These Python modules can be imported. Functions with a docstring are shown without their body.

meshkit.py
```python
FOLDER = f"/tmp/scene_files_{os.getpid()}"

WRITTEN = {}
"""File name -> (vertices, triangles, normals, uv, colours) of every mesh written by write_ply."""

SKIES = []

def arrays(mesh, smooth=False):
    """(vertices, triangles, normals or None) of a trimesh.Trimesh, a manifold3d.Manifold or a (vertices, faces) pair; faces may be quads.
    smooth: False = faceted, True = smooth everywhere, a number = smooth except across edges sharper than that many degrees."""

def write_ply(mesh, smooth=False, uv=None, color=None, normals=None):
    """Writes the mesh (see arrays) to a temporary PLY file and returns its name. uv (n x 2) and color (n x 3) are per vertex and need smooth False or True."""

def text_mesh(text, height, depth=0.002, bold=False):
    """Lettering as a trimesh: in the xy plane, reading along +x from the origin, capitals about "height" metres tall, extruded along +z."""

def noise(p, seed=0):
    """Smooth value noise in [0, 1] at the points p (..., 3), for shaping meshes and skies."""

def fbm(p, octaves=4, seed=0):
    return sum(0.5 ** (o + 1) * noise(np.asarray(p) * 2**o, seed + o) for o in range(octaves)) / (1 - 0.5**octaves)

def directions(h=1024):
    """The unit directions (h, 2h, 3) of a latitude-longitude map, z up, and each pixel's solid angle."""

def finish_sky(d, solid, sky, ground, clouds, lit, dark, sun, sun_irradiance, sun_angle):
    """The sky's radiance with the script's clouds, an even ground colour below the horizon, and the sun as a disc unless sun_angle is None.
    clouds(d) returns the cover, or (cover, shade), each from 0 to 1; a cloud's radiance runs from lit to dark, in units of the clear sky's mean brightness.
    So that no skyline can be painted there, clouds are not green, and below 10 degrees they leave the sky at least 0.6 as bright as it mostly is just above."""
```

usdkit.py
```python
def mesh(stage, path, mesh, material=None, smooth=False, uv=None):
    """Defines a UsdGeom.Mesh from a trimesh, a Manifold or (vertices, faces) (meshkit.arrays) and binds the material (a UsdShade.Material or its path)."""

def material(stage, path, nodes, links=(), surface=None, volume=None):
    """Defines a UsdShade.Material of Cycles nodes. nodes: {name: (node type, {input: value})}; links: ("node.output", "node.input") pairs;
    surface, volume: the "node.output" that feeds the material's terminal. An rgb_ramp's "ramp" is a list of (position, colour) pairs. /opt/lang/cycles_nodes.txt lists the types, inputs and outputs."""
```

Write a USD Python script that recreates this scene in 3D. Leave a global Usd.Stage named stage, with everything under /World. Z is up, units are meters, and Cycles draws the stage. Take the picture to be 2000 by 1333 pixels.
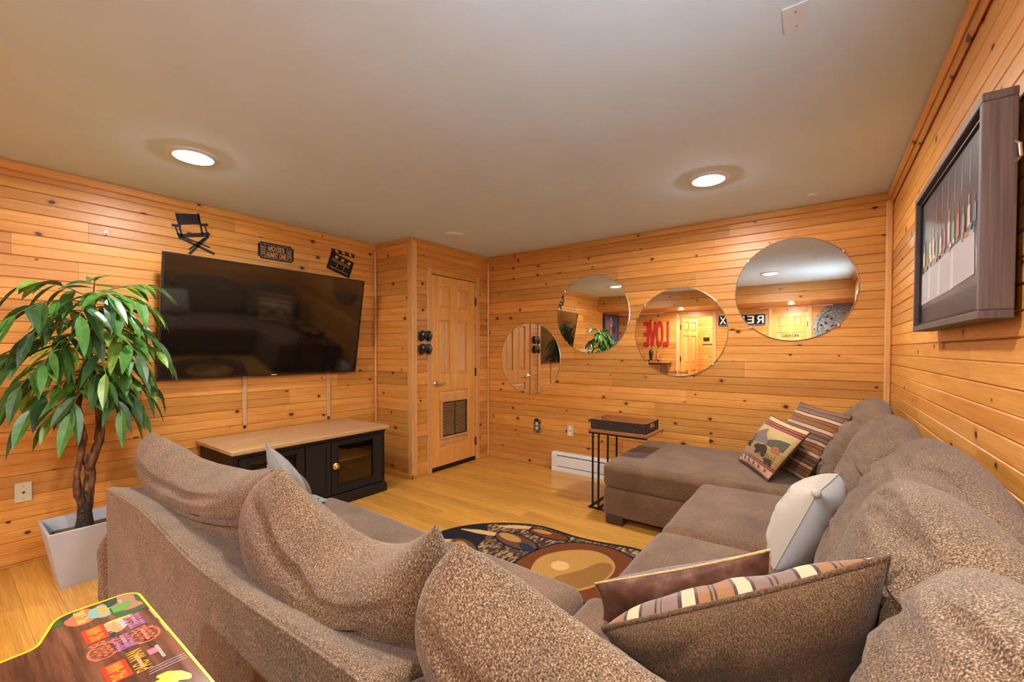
import math, random
import numpy as np, trimesh, usdkit, meshkit
from pxr import Usd, UsdGeom, UsdLux, UsdShade, Gf, Sdf
from shapely.geometry import Polygon, Point, box as sbox, LineString
from shapely import affinity
from shapely.ops import unary_union

stage = Usd.Stage.CreateInMemory()
UsdGeom.SetStageUpAxis(stage, 'Z'); UsdGeom.SetStageMetersPerUnit(stage, 1.0)
UsdGeom.Xform.Define(stage, '/World'); UsdGeom.Scope.Define(stage, '/World/Looks')
rng = random.Random(7); nr = np.random.default_rng(7)

# ------------------------------------------------------------------ camera
F_PX, CY = 827.588, 698.26
YAW, PITCH, ROLL = math.radians(36.19474), math.radians(-1.04494), math.radians(0.0785)
CZ = 1.29362
def cam_dir(x, y):
    c, s = math.cos(ROLL), math.sin(ROLL); x, y = c*x - s*y, s*x + c*y
    d = [x, 1.0, y]
    c, s = math.cos(PITCH), math.sin(PITCH); d = [d[0], c*d[1] - s*d[2], s*d[1] + c*d[2]]
    c, s = math.cos(YAW), math.sin(YAW); return np.array([c*d[0] - s*d[1], s*d[0] + c*d[1], d[2]])
fw = cam_dir(0, 0); rt = cam_dir(1, 0) - fw; up = cam_dir(0, 1) - fw
cam = UsdGeom.Camera.Define(stage, '/World/camera')
m4 = Gf.Matrix4d(*[float(v) for v in (*rt, 0, *up, 0, *(-fw), 0, 0, 0, CZ, 1)])
cam.AddTransformOp().Set(m4)
cam.CreateHorizontalApertureAttr(36.0); cam.CreateVerticalApertureAttr(36.0*1333/2000)
cam.CreateFocalLengthAttr(36.0*F_PX/2000)
cam.CreateVerticalApertureOffsetAttr((CY - 666.5)/2000*36.0)
cam.CreateClippingRangeAttr((0.02, 100.0))
cam.CreateExposureAttr(3.2)
BULB = 62.0          # strength of the recessed lamps
FILL_DAY = 0.68           # fill light sent through the added window beside the camera
HALL = 40.0          # lamp of the hall behind the open door
LAMPS = [(-2.919, 0.897, 2.40), (-0.607, 2.98, 2.40), (-0.62, 0.80, 2.40), (-0.44, -.86, 2.10), (-2.28, -.86, 2.10)]

dl = UsdLux.DomeLight.Define(stage, '/World/daylight'); dl.CreateIntensityAttr(FILL_DAY); dl.CreateColorAttr(Gf.Vec3f(.86, .94, 1.0))  # sky dome added as fill behind the unseen window

# ------------------------------------------------------------------ helpers
XL, YM, XR, H = -3.868, 3.994, 0.4025, 2.40      # tv wall, mirror wall, right wall, ceiling
XC, YC = -3.285, 2.814                           # closet front, closet side
YS, YR, XA, ZS = -0.43, -1.50, 1.20, 2.10        # soffit face, rear wall, alcove end, soffit underside
_n, BASE = {}, {}
def uname(parent, name):
    k = (parent, name); i = _n.get(k, 0); _n[k] = i + 1
    return f'{parent}/{name}' if i == 0 else f'{parent}/{name}_{i:03d}'
def tagp(prim, label=None, cat=None, group=None, kind=None):
    for k, v in (('label', label), ('category', cat), ('group', group), ('kind', kind)):
        if v: prim.SetCustomDataByKey(k, v)
def top(name, label, cat, base=(0, 0, 0), group=None, kind=None):
    p = uname('/World', name); x = UsdGeom.Xform.Define(stage, p)
    if any(base): x.AddTranslateOp().Set(Gf.Vec3d(*map(float, base)))
    BASE[p] = np.array(base, float); tagp(x.GetPrim(), label, cat, group, kind); return p
def part(parent, name, mesh, mat, smooth=False, uv=None, label=None, kind=None):
    p = uname(parent, name); v, f = (mesh.vertices, mesh.faces) if hasattr(mesh, 'vertices') else mesh
    m = (np.asarray(v, float) - BASE[parent], np.asarray(f))
    g = usdkit.mesh(stage, p, m, M[mat], smooth=smooth, uv=uv)
    BASE[p] = BASE[parent]; tagp(g.GetPrim(), label, kind=kind); return p
def single(name, mesh, mat, label, cat, smooth=False, group=None, kind=None, uv=None):
    p = uname('/World', name); v = np.asarray(mesh.vertices, float); b = np.array([*v.mean(0)[:2], v[:, 2].min()])
    g = usdkit.mesh(stage, p, (v - b, np.asarray(mesh.faces)), M[mat], smooth=smooth, uv=uv)
    g.AddTranslateOp().Set(Gf.Vec3d(*map(float, b))); BASE[p] = b; tagp(g.GetPrim(), label, cat, group, kind); return p
cat_ = lambda *m: trimesh.util.concatenate([x for x in m if x is not None])

def box(lo, hi, bev=0.0):
    lo, hi = np.minimum(lo, hi).astype(float), np.maximum(lo, hi).astype(float)
    if bev <= 0:
        b = trimesh.creation.box(hi - lo); b.apply_translation((lo + hi)/2); return b
    bev = min(bev, (hi - lo).min()*0.45); pts = []
    for i in range(8):
        c = np.array([(hi if i >> k & 1 else lo)[k] for k in range(3)]); s = np.array([(-1 if i >> k & 1 else 1) for k in range(3)])
        for k in range(3):
            d = s*bev; d[k] = 0; pts.append(c + d)
    return trimesh.convex.convex_hull(np.array(pts))
def cyl(p0, p1, r, n=20):
    return trimesh.creation.cylinder(radius=r, segment=[p0, p1], sections=n)
def tube(path, r, n=8, cap=True):
    P = np.asarray(path, float); R = np.broadcast_to(np.asarray(r, float), (len(P),)); T = np.gradient(P, axis=0)
    T /= np.linalg.norm(T, axis=1, keepdims=True) + 1e-12
    ref = np.array([0, 0, 1.0]) if abs(T[0][2]) < .9 else np.array([1.0, 0, 0]); V, Fc = [], []
    a = np.cross(T[0], ref); a /= np.linalg.norm(a)
    for i in range(len(P)):
        a = a - T[i]*np.dot(a, T[i]); a /= np.linalg.norm(a) + 1e-12; b = np.cross(T[i], a)
        t = np.arange(n)/n*2*np.pi; V.append(P[i] + R[i]*(np.cos(t)[:, None]*a + np.sin(t)[:, None]*b))
    V = np.vstack(V)
    for i in range(len(P) - 1):
        for j in range(n):
            k = (j + 1) % n; q = [i*n + j, i*n + k, (i + 1)*n + k, (i + 1)*n + j]; Fc += [[q[0], q[1], q[2]], [q[0], q[2], q[3]]]
    if cap:
        V = np.vstack([V, P[0], P[-1]]); c0, c1 = len(V) - 2, len(V) - 1; o = (len(P) - 1)*n
        for j in range(n):
            k = (j + 1) % n; Fc += [[c0, k, j], [c1, o + j, o + k]]
    return trimesh.Trimesh(V, Fc, process=False)
def lathe(prof, o, ax, n=32):
    """prof: (radius, height) pairs along the direction ax from the point o."""
    ax = np.array(ax, float)/np.linalg.norm(ax); a = np.cross(ax, [0, 0, 1.0] if abs(ax[2]) < .9 else [1.0, 0, 0]); a /= np.linalg.norm(a); b = np.cross(ax, a)
    t = np.arange(n)/n*2*np.pi; V, Fc = [], []
    for r, h in prof: V.append(np.array(o) + h*ax + max(r, 1e-5)*(np.cos(t)[:, None]*a + np.sin(t)[:, None]*b))
    for i in range(len(prof) - 1):
        for j in range(n):
            k = (j + 1) % n; q = [i*n + j, i*n + k, (i + 1)*n + k, (i + 1)*n + j]; Fc += [[q[0], q[1], q[2]], [q[0], q[2], q[3]]]
    m = trimesh.Trimesh(np.vstack(V), Fc, process=False); return m
class Fr:
    """A wall's frame: o + x*a + y*b + z*n."""
    def __init__(s, o, a, b, n): s.o, s.a, s.b, s.n = (np.array(v, float) for v in (o, a, b, n))
    def pt(s, x, y, z=0): return s.o + x*s.a + y*s.b + z*s.n
    def map(s, m): m = m.copy(); v = m.vertices; m.vertices = s.o + v[:, :1]*s.a + v[:, 1:2]*s.b + v[:, 2:3]*s.n; return m
    def ext(s, poly, z0, z1):
        polys = [g for g in getattr(poly, 'geoms', [poly]) if g.geom_type == 'Polygon' and g.area > 1e-9]
        m = cat_(*[trimesh.creation.extrude_polygon(g, z1 - z0, engine='earcut') for g in polys]); m.apply_translation((0, 0, z0)); return s.map(m)
    def box(s, x0, x1, y0, y1, z0, z1, bev=0): return s.map(box((x0, y0, z0), (x1, y1, z1), bev))
    def text(s, t, h, x, y, z=0, depth=.001, bold=False, width=None, center=True):
        m = meshkit.text_mesh(t, h, depth, bold); b = m.bounds
        if width: m.vertices[:, 0] = (m.vertices[:, 0] - b[0][0])*width/(b[1][0] - b[0][0]); b = m.bounds
        m.apply_translation((x - ((b[0][0] + b[1][0])/2 if center else b[0][0]), y, z)); return s.map(m)
FT = Fr((XL, 0, 0), (0, 1, 0), (0, 0, 1), (1, 0, 0))      # tv wall: x is world Y
FM = Fr((0, YM, 0), (1, 0, 0), (0, 0, 1), (0, -1, 0))     # mirror wall: x is world X
FRW = Fr((XR, 0, 0), (0, -1, 0), (0, 0, 1), (-1, 0, 0))   # right wall: x is -world Y
FCF = Fr((XC, 0, 0), (0, 1, 0), (0, 0, 1), (1, 0, 0))     # closet front
FCS = Fr((0, YC, 0), (1, 0, 0), (0, 0, 1), (0, -1, 0))    # closet side
FRR = Fr((0, YR, 0), (-1, 0, 0), (0, 0, 1), (0, 1, 0))    # rear wall: x is -world X
def softbox(lo, hi, r, crown=(0, 0), noise=0, seed=0, step=.05, fn=None):
    lo, hi = np.array(lo, float), np.array(hi, float); c, h = (lo + hi)/2, (hi - lo)/2; r = min(r, h.min()*.98); inn = h - r
    ax = [np.unique(np.concatenate([-inn[k] - r*np.tan(np.linspace(np.pi/4, 0, 6)), np.linspace(-inn[k], inn[k], max(2, int(2*inn[k]/step) + 1)), inn[k] + r*np.tan(np.linspace(0, np.pi/4, 6))]).round(6)) for k in range(3)]
    V, Fc, n0 = [], [], 0
    for k in range(3):
        i, j = (k + 1) % 3, (k + 2) % 3; A, B = np.meshgrid(ax[i], ax[j], indexing='ij'); na, nb = A.shape
        for s in (-1, 1):
            P = np.zeros((na*nb, 3)); P[:, i], P[:, j], P[:, k] = A.ravel(), B.ravel(), s*h[k]; V.append(P)
            a, b = np.meshgrid(np.arange(na - 1), np.arange(nb - 1), indexing='ij'); q = (n0 + a*nb + b).ravel()
            f = np.stack([q, q + nb, q + nb + 1, q + 1], 1)
            if s < 0: f = f[:, ::-1]
            Fc += [f[:, [0, 1, 2]], f[:, [0, 2, 3]]]; n0 += na*nb
    V = np.vstack(V); b = np.clip(V, -inn, inn); d = V - b; L = np.linalg.norm(d, axis=1, keepdims=True); P = b + np.where(L > 1e-9, d/np.maximum(L, 1e-9)*r, 0)
    u = P/h
    w = np.clip(1 - u[:, 0]**2, 0, 1)*np.clip(1 - u[:, 1]**2, 0, 1); P[:, 2] += np.where(u[:, 2] > 0, crown[0]*w**.6, 0)
    if crown[1]: P[:, 1] += np.sign(u[:, 1])*crown[1]*np.clip(1 - u[:, 0]**2, 0, 1)*np.clip(1 - u[:, 2]**2, 0, 1)
    m = trimesh.Trimesh(P, np.vstack(Fc), process=False); m.merge_vertices(digits_vertex=6)
    if noise:
        n = m.vertex_normals; m.vertices = m.vertices + n*((meshkit.fbm((m.vertices + c)*[5, 5, 7] + seed*3.1, 3, seed) - .5)*2*noise)[:, None]
    m.vertices = m.vertices + c
    if fn: m.vertices = fn(m.vertices)
    return m
class Pillow:
    """A stuffed pillow on four corners: bottom left, bottom right, top right, top left as seen from its front."""
    def __init__(s, c, t, rnd=0.0, pinch=.05, q=.5, p=2.2, sag=0., amp=.006, freq=9, seed=0, creases=(), asym=.5, bow=0., wr=(), mids=None):
        s.c = np.array(c, float); s.__dict__.update(t=t, rnd=rnd, pinch=pinch, q=q, p=p, sag=sag, amp=amp, freq=freq, seed=seed, creases=creases, asym=asym, bow=bow, wr=wr, mids=mids)
        a = s.c[1] + s.c[2] - s.c[0] - s.c[3]; b = s.c[2] + s.c[3] - s.c[0] - s.c[1]; n = np.cross(a, b); s.n = n/np.linalg.norm(n)
        s.sz = (np.linalg.norm(a)/2, np.linalg.norm(b)/2)
    def at(s, u, v, side=1, off=0):
        u, v = np.broadcast_arrays(np.asarray(u, float), np.asarray(v, float))
        uu = u*np.sqrt(np.clip(1 - s.rnd*v*v/2, 0, 1)); vv = v*np.sqrt(np.clip(1 - s.rnd*u*u/2, 0, 1))
        uu, vv = uu*(1 - s.pinch*(1 - v*v)), vv*(1 - s.pinch*(1 - u*u))
        a, b = (uu + 1)/2, (vv + 1)/2; C = s.c
        P = (1 - a)[..., None]*((1 - b)[..., None]*C[0] + b[..., None]*C[3]) + a[..., None]*((1 - b)[..., None]*C[1] + b[..., None]*C[2])
        if s.mids is not None:
            ml, mr = (np.array(m_, float) for m_ in s.mids); P = P + (4*b*(1 - b))[..., None]*((1 - a)[..., None]*(ml - (C[0] + C[3])/2) + a[..., None]*(mr - (C[1] + C[2])/2))
        P[..., 2] -= s.sag*(1 - u*u)*np.clip(b, 0, 1)
        w = np.clip((1 - np.abs(u)**s.p)*(1 - np.abs(v)**s.p), 0, 1); h = s.t*w**s.q*((s.asym if side > 0 else 1 - s.asym))
        P = P - s.n*(s.bow*(1 - w))[..., None]
        f = w**.35
        d = (meshkit.fbm(P*s.freq + s.seed*7.7, 3, s.seed) - .5)*2*s.amp*f
        for (wa, fu, fv, v_lo, sd) in s.wr:
            q3 = np.stack([u*fu + sd, v*fv + 1.3*meshkit.noise(np.stack([u*fu*.8, v*1.5, u*0 + sd], -1), 5), u*0 + s.seed*1.7 + sd], -1)
            r = 1 - np.abs(2*meshkit.noise(q3, sd) - 1); d = d + wa*(.35 - r**5)*np.clip((v - v_lo)/.35, 0, 1)*np.clip(w*5, 0, 1)
        for (u0, v0, u1, v1, wd, dp) in s.creases:
            e = np.array([(u1 - u0)*s.sz[0], (v1 - v0)*s.sz[1]])/2; L = np.linalg.norm(e); e /= L
            x = np.stack([(u - u0)*s.sz[0]/2, (v - v0)*s.sz[1]/2], -1); al = x@e; pe = x@np.array([-e[1], e[0]]) + .35*(meshkit.noise(P*6 + s.seed, 3) - .5)*wd*4
            k = np.clip(np.minimum(al, L - al)/(.25*L) + .6, 0, 1); k = k*np.clip(w*4, 0, 1); d = d - dp*np.exp(-(pe/wd)**2)*k + .45*dp*np.exp(-((pe - 2*wd)/wd)**2)*k
        return P + s.n*(side*(h + d + off))[..., None]
    def mesh(s, side, N=40):
        g = np.sin(np.linspace(-np.pi/2, np.pi/2, N)); U, V = np.meshgrid(g, g, indexing='ij'); P = s.at(U, V, side).reshape(-1, 3)
        a, b = np.meshgrid(np.arange(N - 1), np.arange(N - 1), indexing='ij'); q = (a*N + b).ravel(); f = np.stack([q, q + N, q + N + 1, q + 1], 1)
        if side < 0: f = f[:, ::-1]
        return trimesh.Trimesh(P, np.vstack([f[:, [0, 1, 2]], f[:, [0, 2, 3]]]), process=False), np.stack([(U.ravel() + 1)/2, (V.ravel() + 1)/2], 1)
    def whole(s, N=44):
        m = cat_(s.mesh(1, N)[0], s.mesh(-1, N)[0]); m.merge_vertices(digits_vertex=5); return m
    def rim(s, r=.005, n=100):
        t = np.linspace(-1, 1, n//4, endpoint=False); o = np.ones_like(t); U = np.concatenate([t, o, -t, -o, [-1]]); V = np.concatenate([-o, t, o, -t, [-1]])
        return tube(s.at(U, V, 1), r, 7, cap=False)
    def decal(s, poly, off=.0012, side=1, res=.04):
        """A flat shape in (u, v), cut fine and laid on the cover."""
        out = []
        for g in getattr(poly, 'geoms', [poly]):
            if g.geom_type != 'Polygon' or g.area < 1e-7: continue
            v, f = trimesh.creation.triangulate_polygon(g.segmentize(res), engine='earcut'); m = trimesh.Trimesh(np.c_[v, np.zeros(len(v))], f); v, f = trimesh.remesh.subdivide_to_size(m.vertices, m.faces, res*1.6)
            P = s.at(v[:, 0], v[:, 1], side, off)
            if np.cross(P[f[0][1]] - P[f[0][0]], P[f[0][2]] - P[f[0][0]])@s.n*side < 0: f = f[:, ::-1]
            out.append(trimesh.Trimesh(P, f, process=False))
        return cat_(*out)

# ------------------------------------------------------------------ materials
M = {}
def lin(c): return tuple(((v/255)/12.92 if v/255 <= .04045 else ((v/255 + .055)/1.055)**2.4) for v in c)
def mat(name, nodes, links, surface='p.BSDF'):
    M[name] = usdkit.material(stage, '/World/Looks/' + name, nodes, links, surface=surface)
def plain(name, col, rough=.5, metal=0., spec=.5, sheen=0., coat=0.):
    mat(name, {'p': ('principled_bsdf', {'base_color': col, 'roughness': rough, 'metallic': metal, 'specular_ior_level': spec, 'sheen_weight': sheen, 'coat_weight': coat})}, [])
def speck(name, cols, scale, rough=.9, bump=.0, bscale=None, stretch=(1, 1, 1), sheen=0., big=0., bigscale=5, detail=2.):
    n = {'g': ('geometry', {}), 'm': ('mapping', {'scale': stretch}), 'n': ('noise_texture', {'scale': scale, 'detail': detail, 'roughness': .6}), 'r': ('rgb_ramp', {'ramp': cols}),
         'b2': ('noise_texture', {'scale': bigscale, 'detail': 3.}), 'mr': ('map_range', {'from_min': .3, 'from_max': .7, 'to_min': 1 - big, 'to_max': 1 + big}), 'mul': ('mix_color', {'blend_type': 'multiply', 'fac': 1.0}),
         'bm': ('bump', {'strength': 1.0 if bump else 0., 'distance': bump}), 'p': ('principled_bsdf', {'roughness': rough, 'sheen_weight': sheen, 'sheen_roughness': .5, 'specular_ior_level': .25})}
    mat(name, n, [('g.position', 'm.vector'), ('m.vector', 'n.vector'), ('n.fac', 'r.fac'), ('g.position', 'b2.vector'), ('b2.fac', 'mr.value'), ('r.color', 'mul.a'), ('mr.result', 'mul.b'), ('mul.result', 'p.base_color'), ('n.fac', 'bm.height'), ('bm.normal', 'p.normal')])
def wood(name, along, light, dark, knot=(.055, .018, .006), knots=.5, rough=.38, vary=.25, fine=.16, kr=.013, spec=.45, streak=9., depth=None):
    """Boards whose grain runs along the axis `along` (0, 1, 2); every board has its own tone and its own knots."""
    s1 = [streak]*3; s1[along] = .9; s2 = [170.]*3; s2[along] = 5.; sk = [7.4]*3; sk[along] = 2.9; inv = [1/v for v in sk]
    ks = [1.0]*3; ks[along] = .7
    if depth is not None: sk[depth] = .02; ks[depth] = 0.
    n = {'g': ('geometry', {}), 'o': ('object_info', {}), 'rv': ('white_noise_texture', {'dimensions': '1D'}), 'rs': ('vector_math', {'math_type': 'scale', 'scale': 23.}), 'ad': ('vector_math', {'math_type': 'add'}),
         'm1': ('mapping', {'scale': tuple(s1)}), 'n1': ('noise_texture', {'scale': 1., 'detail': 4., 'roughness': .6, 'distortion': .8}), 'r1': ('rgb_ramp', {'ramp': [(.25, dark), (.5, tuple((a*.55 + b*.45) for a, b in zip(light, dark))), (.72, light)]}),
         'm2': ('mapping', {'scale': tuple(s2)}), 'n2': ('noise_texture', {'scale': 1., 'detail': 2., 'distortion': .3}), 'f2': ('map_range', {'from_min': .3, 'from_max': .7, 'to_min': 1 - fine, 'to_max': 1 + fine*.6}),
         'mu': ('mix_color', {'blend_type': 'multiply', 'fac': 1.}), 'tv': ('map_range', {'to_min': 1 - vary, 'to_max': 1 + vary*.45}), 'mt': ('mix_color', {'blend_type': 'multiply', 'fac': 1.}),
         'mk': ('mapping', {'scale': tuple(sk)}), 'v': ('voronoi_texture', {'scale': 1., 'randomness': .9}), 'su': ('vector_math', {'math_type': 'subtract'}), 'sc': ('vector_math', {'math_type': 'multiply', 'vector2': tuple(a*b for a, b in zip(inv, ks))}),
         'wn': ('noise_texture', {'scale': 60., 'detail': 2.}), 'wm': ('map_range', {'to_min': -.006, 'to_max': .006}), 'le': ('vector_math', {'math_type': 'length'}), 'la': ('math', {'math_type': 'add'}),
         'se': ('separate_color', {}), 'kr': ('map_range', {'from_min': 0., 'from_max': 1., 'to_min': kr*.35, 'to_max': kr*1.15}), 'dv': ('math', {'math_type': 'divide'}),
         'k1': ('map_range', {'range_type': 'smoothstep', 'from_min': .75, 'from_max': 1.15, 'to_min': 1., 'to_max': 0., 'clamp': True}), 'k2': ('map_range', {'range_type': 'smoothstep', 'from_min': .8, 'from_max': 2.6, 'to_min': .5, 'to_max': 0., 'clamp': True}),
         'on': ('math', {'math_type': 'less_than', 'value2': knots}), 'a1': ('math', {'math_type': 'multiply'}), 'a2': ('math', {'math_type': 'multiply'}),
         'mh': ('mix_color', {'b': tuple(v*.55 for v in dark)}), 'mx': ('mix_color', {'b': knot}),
         'bp': ('bump', {'strength': .25, 'distance': .001}), 'p': ('principled_bsdf', {'roughness': rough, 'specular_ior_level': spec})}
    L = [('o.random', 'rv.w'), ('rv.color', 'rs.vector1'), ('g.position', 'ad.vector1'), ('rs.vector', 'ad.vector2'), ('ad.vector', 'm1.vector'), ('m1.vector', 'n1.vector'), ('n1.fac', 'r1.fac'),
         ('ad.vector', 'm2.vector'), ('m2.vector', 'n2.vector'), ('n2.fac', 'f2.value'), ('r1.color', 'mu.a'), ('f2.result', 'mu.b'), ('rv.value', 'tv.value'), ('mu.result', 'mt.a'), ('tv.result', 'mt.b'),
         ('ad.vector', 'mk.vector'), ('mk.vector', 'v.vector'), ('mk.vector', 'su.vector1'), ('v.position', 'su.vector2'), ('su.vector', 'sc.vector1'), ('sc.vector', 'le.vector1'), ('le.value', 'la.value1'), ('g.position', 'wn.vector'), ('wn.fac', 'wm.value'), ('wm.result', 'la.value2'),
         ('v.color', 'se.color'), ('se.g', 'kr.value'), ('la.value', 'dv.value1'), ('kr.result', 'dv.value2'), ('dv.value', 'k1.value'), ('dv.value', 'k2.value'), ('se.r', 'on.value1'),
         ('k1.result', 'a1.value1'), ('on.value', 'a1.value2'), ('k2.result', 'a2.value1'), ('on.value', 'a2.value2'), ('mt.result', 'mh.a'), ('a2.value', 'mh.fac'), ('mh.result', 'mx.a'), ('a1.value', 'mx.fac'), ('mx.result', 'p.base_color'), ('n2.fac', 'bp.height'), ('bp.normal', 'p.normal')]
    mat(name, n, L)
def uvramp(name, ramp, axis='y', warp=.0, rough=.85, weave=0., scale=140.):
    """A woven cover: colour bands across the cover's own u or v."""
    n = {'t': ('texture_coordinate', {}), 's': ('separate_xyz', {}), 'w': ('noise_texture', {'scale': 3., 'detail': 2.}), 'wm': ('map_range', {'to_min': -warp, 'to_max': warp}), 'a': ('math', {'math_type': 'add'}),
         'r': ('rgb_ramp', {'ramp': ramp, 'interpolate': False}), 'g': ('geometry', {}), 'n': ('noise_texture', {'scale': scale, 'detail': 2.}), 'mr': ('map_range', {'from_min': .3, 'from_max': .7, 'to_min': 1 - weave, 'to_max': 1 + weave}), 'mu': ('mix_color', {'blend_type': 'multiply', 'fac': 1.}),
         'b': ('bump', {'strength': .6, 'distance': .0015}), 'p': ('principled_bsdf', {'roughness': rough, 'sheen_weight': .25, 'specular_ior_level': .25})}
    mat(name, n, [('t.UV', 's.vector'), ('t.UV', 'w.vector'), ('w.fac', 'wm.value'), (f's.{axis}', 'a.value1'), ('wm.result', 'a.value2'), ('a.value', 'r.fac'), ('g.position', 'n.vector'), ('n.fac', 'mr.value'), ('r.color', 'mu.a'), ('mr.result', 'mu.b'), ('mu.result', 'p.base_color'), ('n.fac', 'b.height'), ('b.normal', 'p.normal')])

PL, PD = (.75, .355, .085), (.57, .205, .026)
wood('pine_x', 0, PL, PD, depth=1); wood('pine_y', 1, PL, PD, depth=0); wood('pine_z', 2, (.76, .40, .15), (.62, .285, .085), knots=.12, vary=.12)
wood('fir_door', 2, (.80, .395, .10), (.68, .285, .05), knots=0., vary=.05, streak=14., rough=.36)
wood('fir_panel', 2, (.80, .43, .15), (.68, .31, .08), knots=0., vary=.10, streak=12., rough=.36)
wood('oak_floor', 0, (.72, .37, .075), (.52, .215, .026), knots=0., vary=.16, streak=16., rough=.27, fine=.22, spec=.5)
wood('console_top', 1, (.60, .37, .19), (.46, .25, .11), knots=0., vary=.03, streak=20., rough=.35)
wood('table_top', 0, (.42, .17, .055), (.28, .09, .025), knots=0., vary=.05, streak=14., rough=.35)
wood('grey_wood', 2, (.15, .10, .085), (.085, .055, .045), knots=0., vary=.05, streak=60., rough=.6, fine=.3)
wood('bark_trunk', 2, (.20, .085, .035), (.05, .018, .008), knots=.3, vary=.1, streak=60., rough=.85, fine=.45)
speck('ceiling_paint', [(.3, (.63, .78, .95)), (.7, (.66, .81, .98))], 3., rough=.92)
plain('white_paint', (.72, .71, .69), .45); plain('ivory_plastic', (.62, .55, .40), .4); plain('white_metal', (.74, .72, .69), .4)
plain('black_paint', (.014, .010, .009), .5, spec=.3); plain('black_plastic', (.010, .010, .011), .3); plain('dark_metal', (.045, .022, .014), .45, .6)
plain('black_metal', (.014, .009, .008), .55, .4); plain('bronze', (.06, .035, .02), .45, .8); plain('nickel', (.62, .60, .57), .25, 1.); plain('brass', (.85, .58, .18), .28, 1.)
plain('louver', (.022, .018, .022), .5); plain('dark_gap', (.02, .012, .008), .8); plain('gray_lens', (.35, .36, .40), .3)
plain('screen', (.007, .005, .004), .055, spec=1.0); plain('bezel', (.012, .011, .012), .35)
plain('mirror_glass', (.90, .875, .82), .0, 1.); plain('mirror_edge', (.62, .64, .60), .2, .9); plain('clip', (.72, .72, .72), .2, .6)
plain('pot_gray', (.46, .465, .50), .45); plain('soil', (.16, .085, .025), .95)
plain('foot_wood', (.045, .02, .01), .5); plain('cream_cloth', (.52, .45, .36), .9, sheen=.2); plain('gray_cloth', (.19, .165, .14), .9, sheen=.3); plain('shaded_cream_cloth', (.40, .39, .385), .9, sheen=.2); plain('teal_cloth', (.25, .30, .24), .9)
plain('lamp_trim', (.66, .74, .84), .45); plain('wall_dark', (.05, .03, .02), .9)
plain('white_print', (.75, .75, .72), .6); plain('black_print', (.012, .010, .009), .6); plain('wood_print', (.62, .33, .13), .6)
plain('glass_dark', (.03, .02, .012), .05, spec=.8)
mat('pane', {'f': ('fresnel', {'IOR': 1.5}), 't': ('transparent_bsdf', {'color': (.72, .66, .58)}), 'g': ('glossy_bsdf', {'roughness': .02, 'color': (1, 1, 1)}), 'm': ('mix_closure', {})}, [('f.fac', 'm.fac'), ('t.BSDF', 'm.closure1'), ('g.BSDF', 'm.closure2')], surface='m.closure')
for nm, st in (('bulb', BULB), ('soft_bulb', BULB*.72), ('small_bulb', BULB*3.2), ('hall_bulb', HALL)):
    mat(nm, {'e': ('emission', {'color': (1.0, .985, .96), 'strength': st})}, [], surface='e.emission')
mat('shade_cloth', {'t': ('translucent_bsdf', {'color': (.85, .86, .86)}), 'd': ('diffuse_bsdf', {'color': (.7, .7, .7)}), 'm': ('mix_closure', {'fac': .75})}, [('d.BSDF', 'm.closure1'), ('t.BSDF', 'm.closure2')], surface='m.closure')
mat('clear_pane', {'t': ('transparent_bsdf', {'color': (.95, .97, .96)}), 'g': ('glossy_bsdf', {'roughness': .02}), 'm': ('mix_closure', {'fac': .06})}, [('t.BSDF', 'm.closure1'), ('g.BSDF', 'm.closure2')], surface='m.closure')
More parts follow.
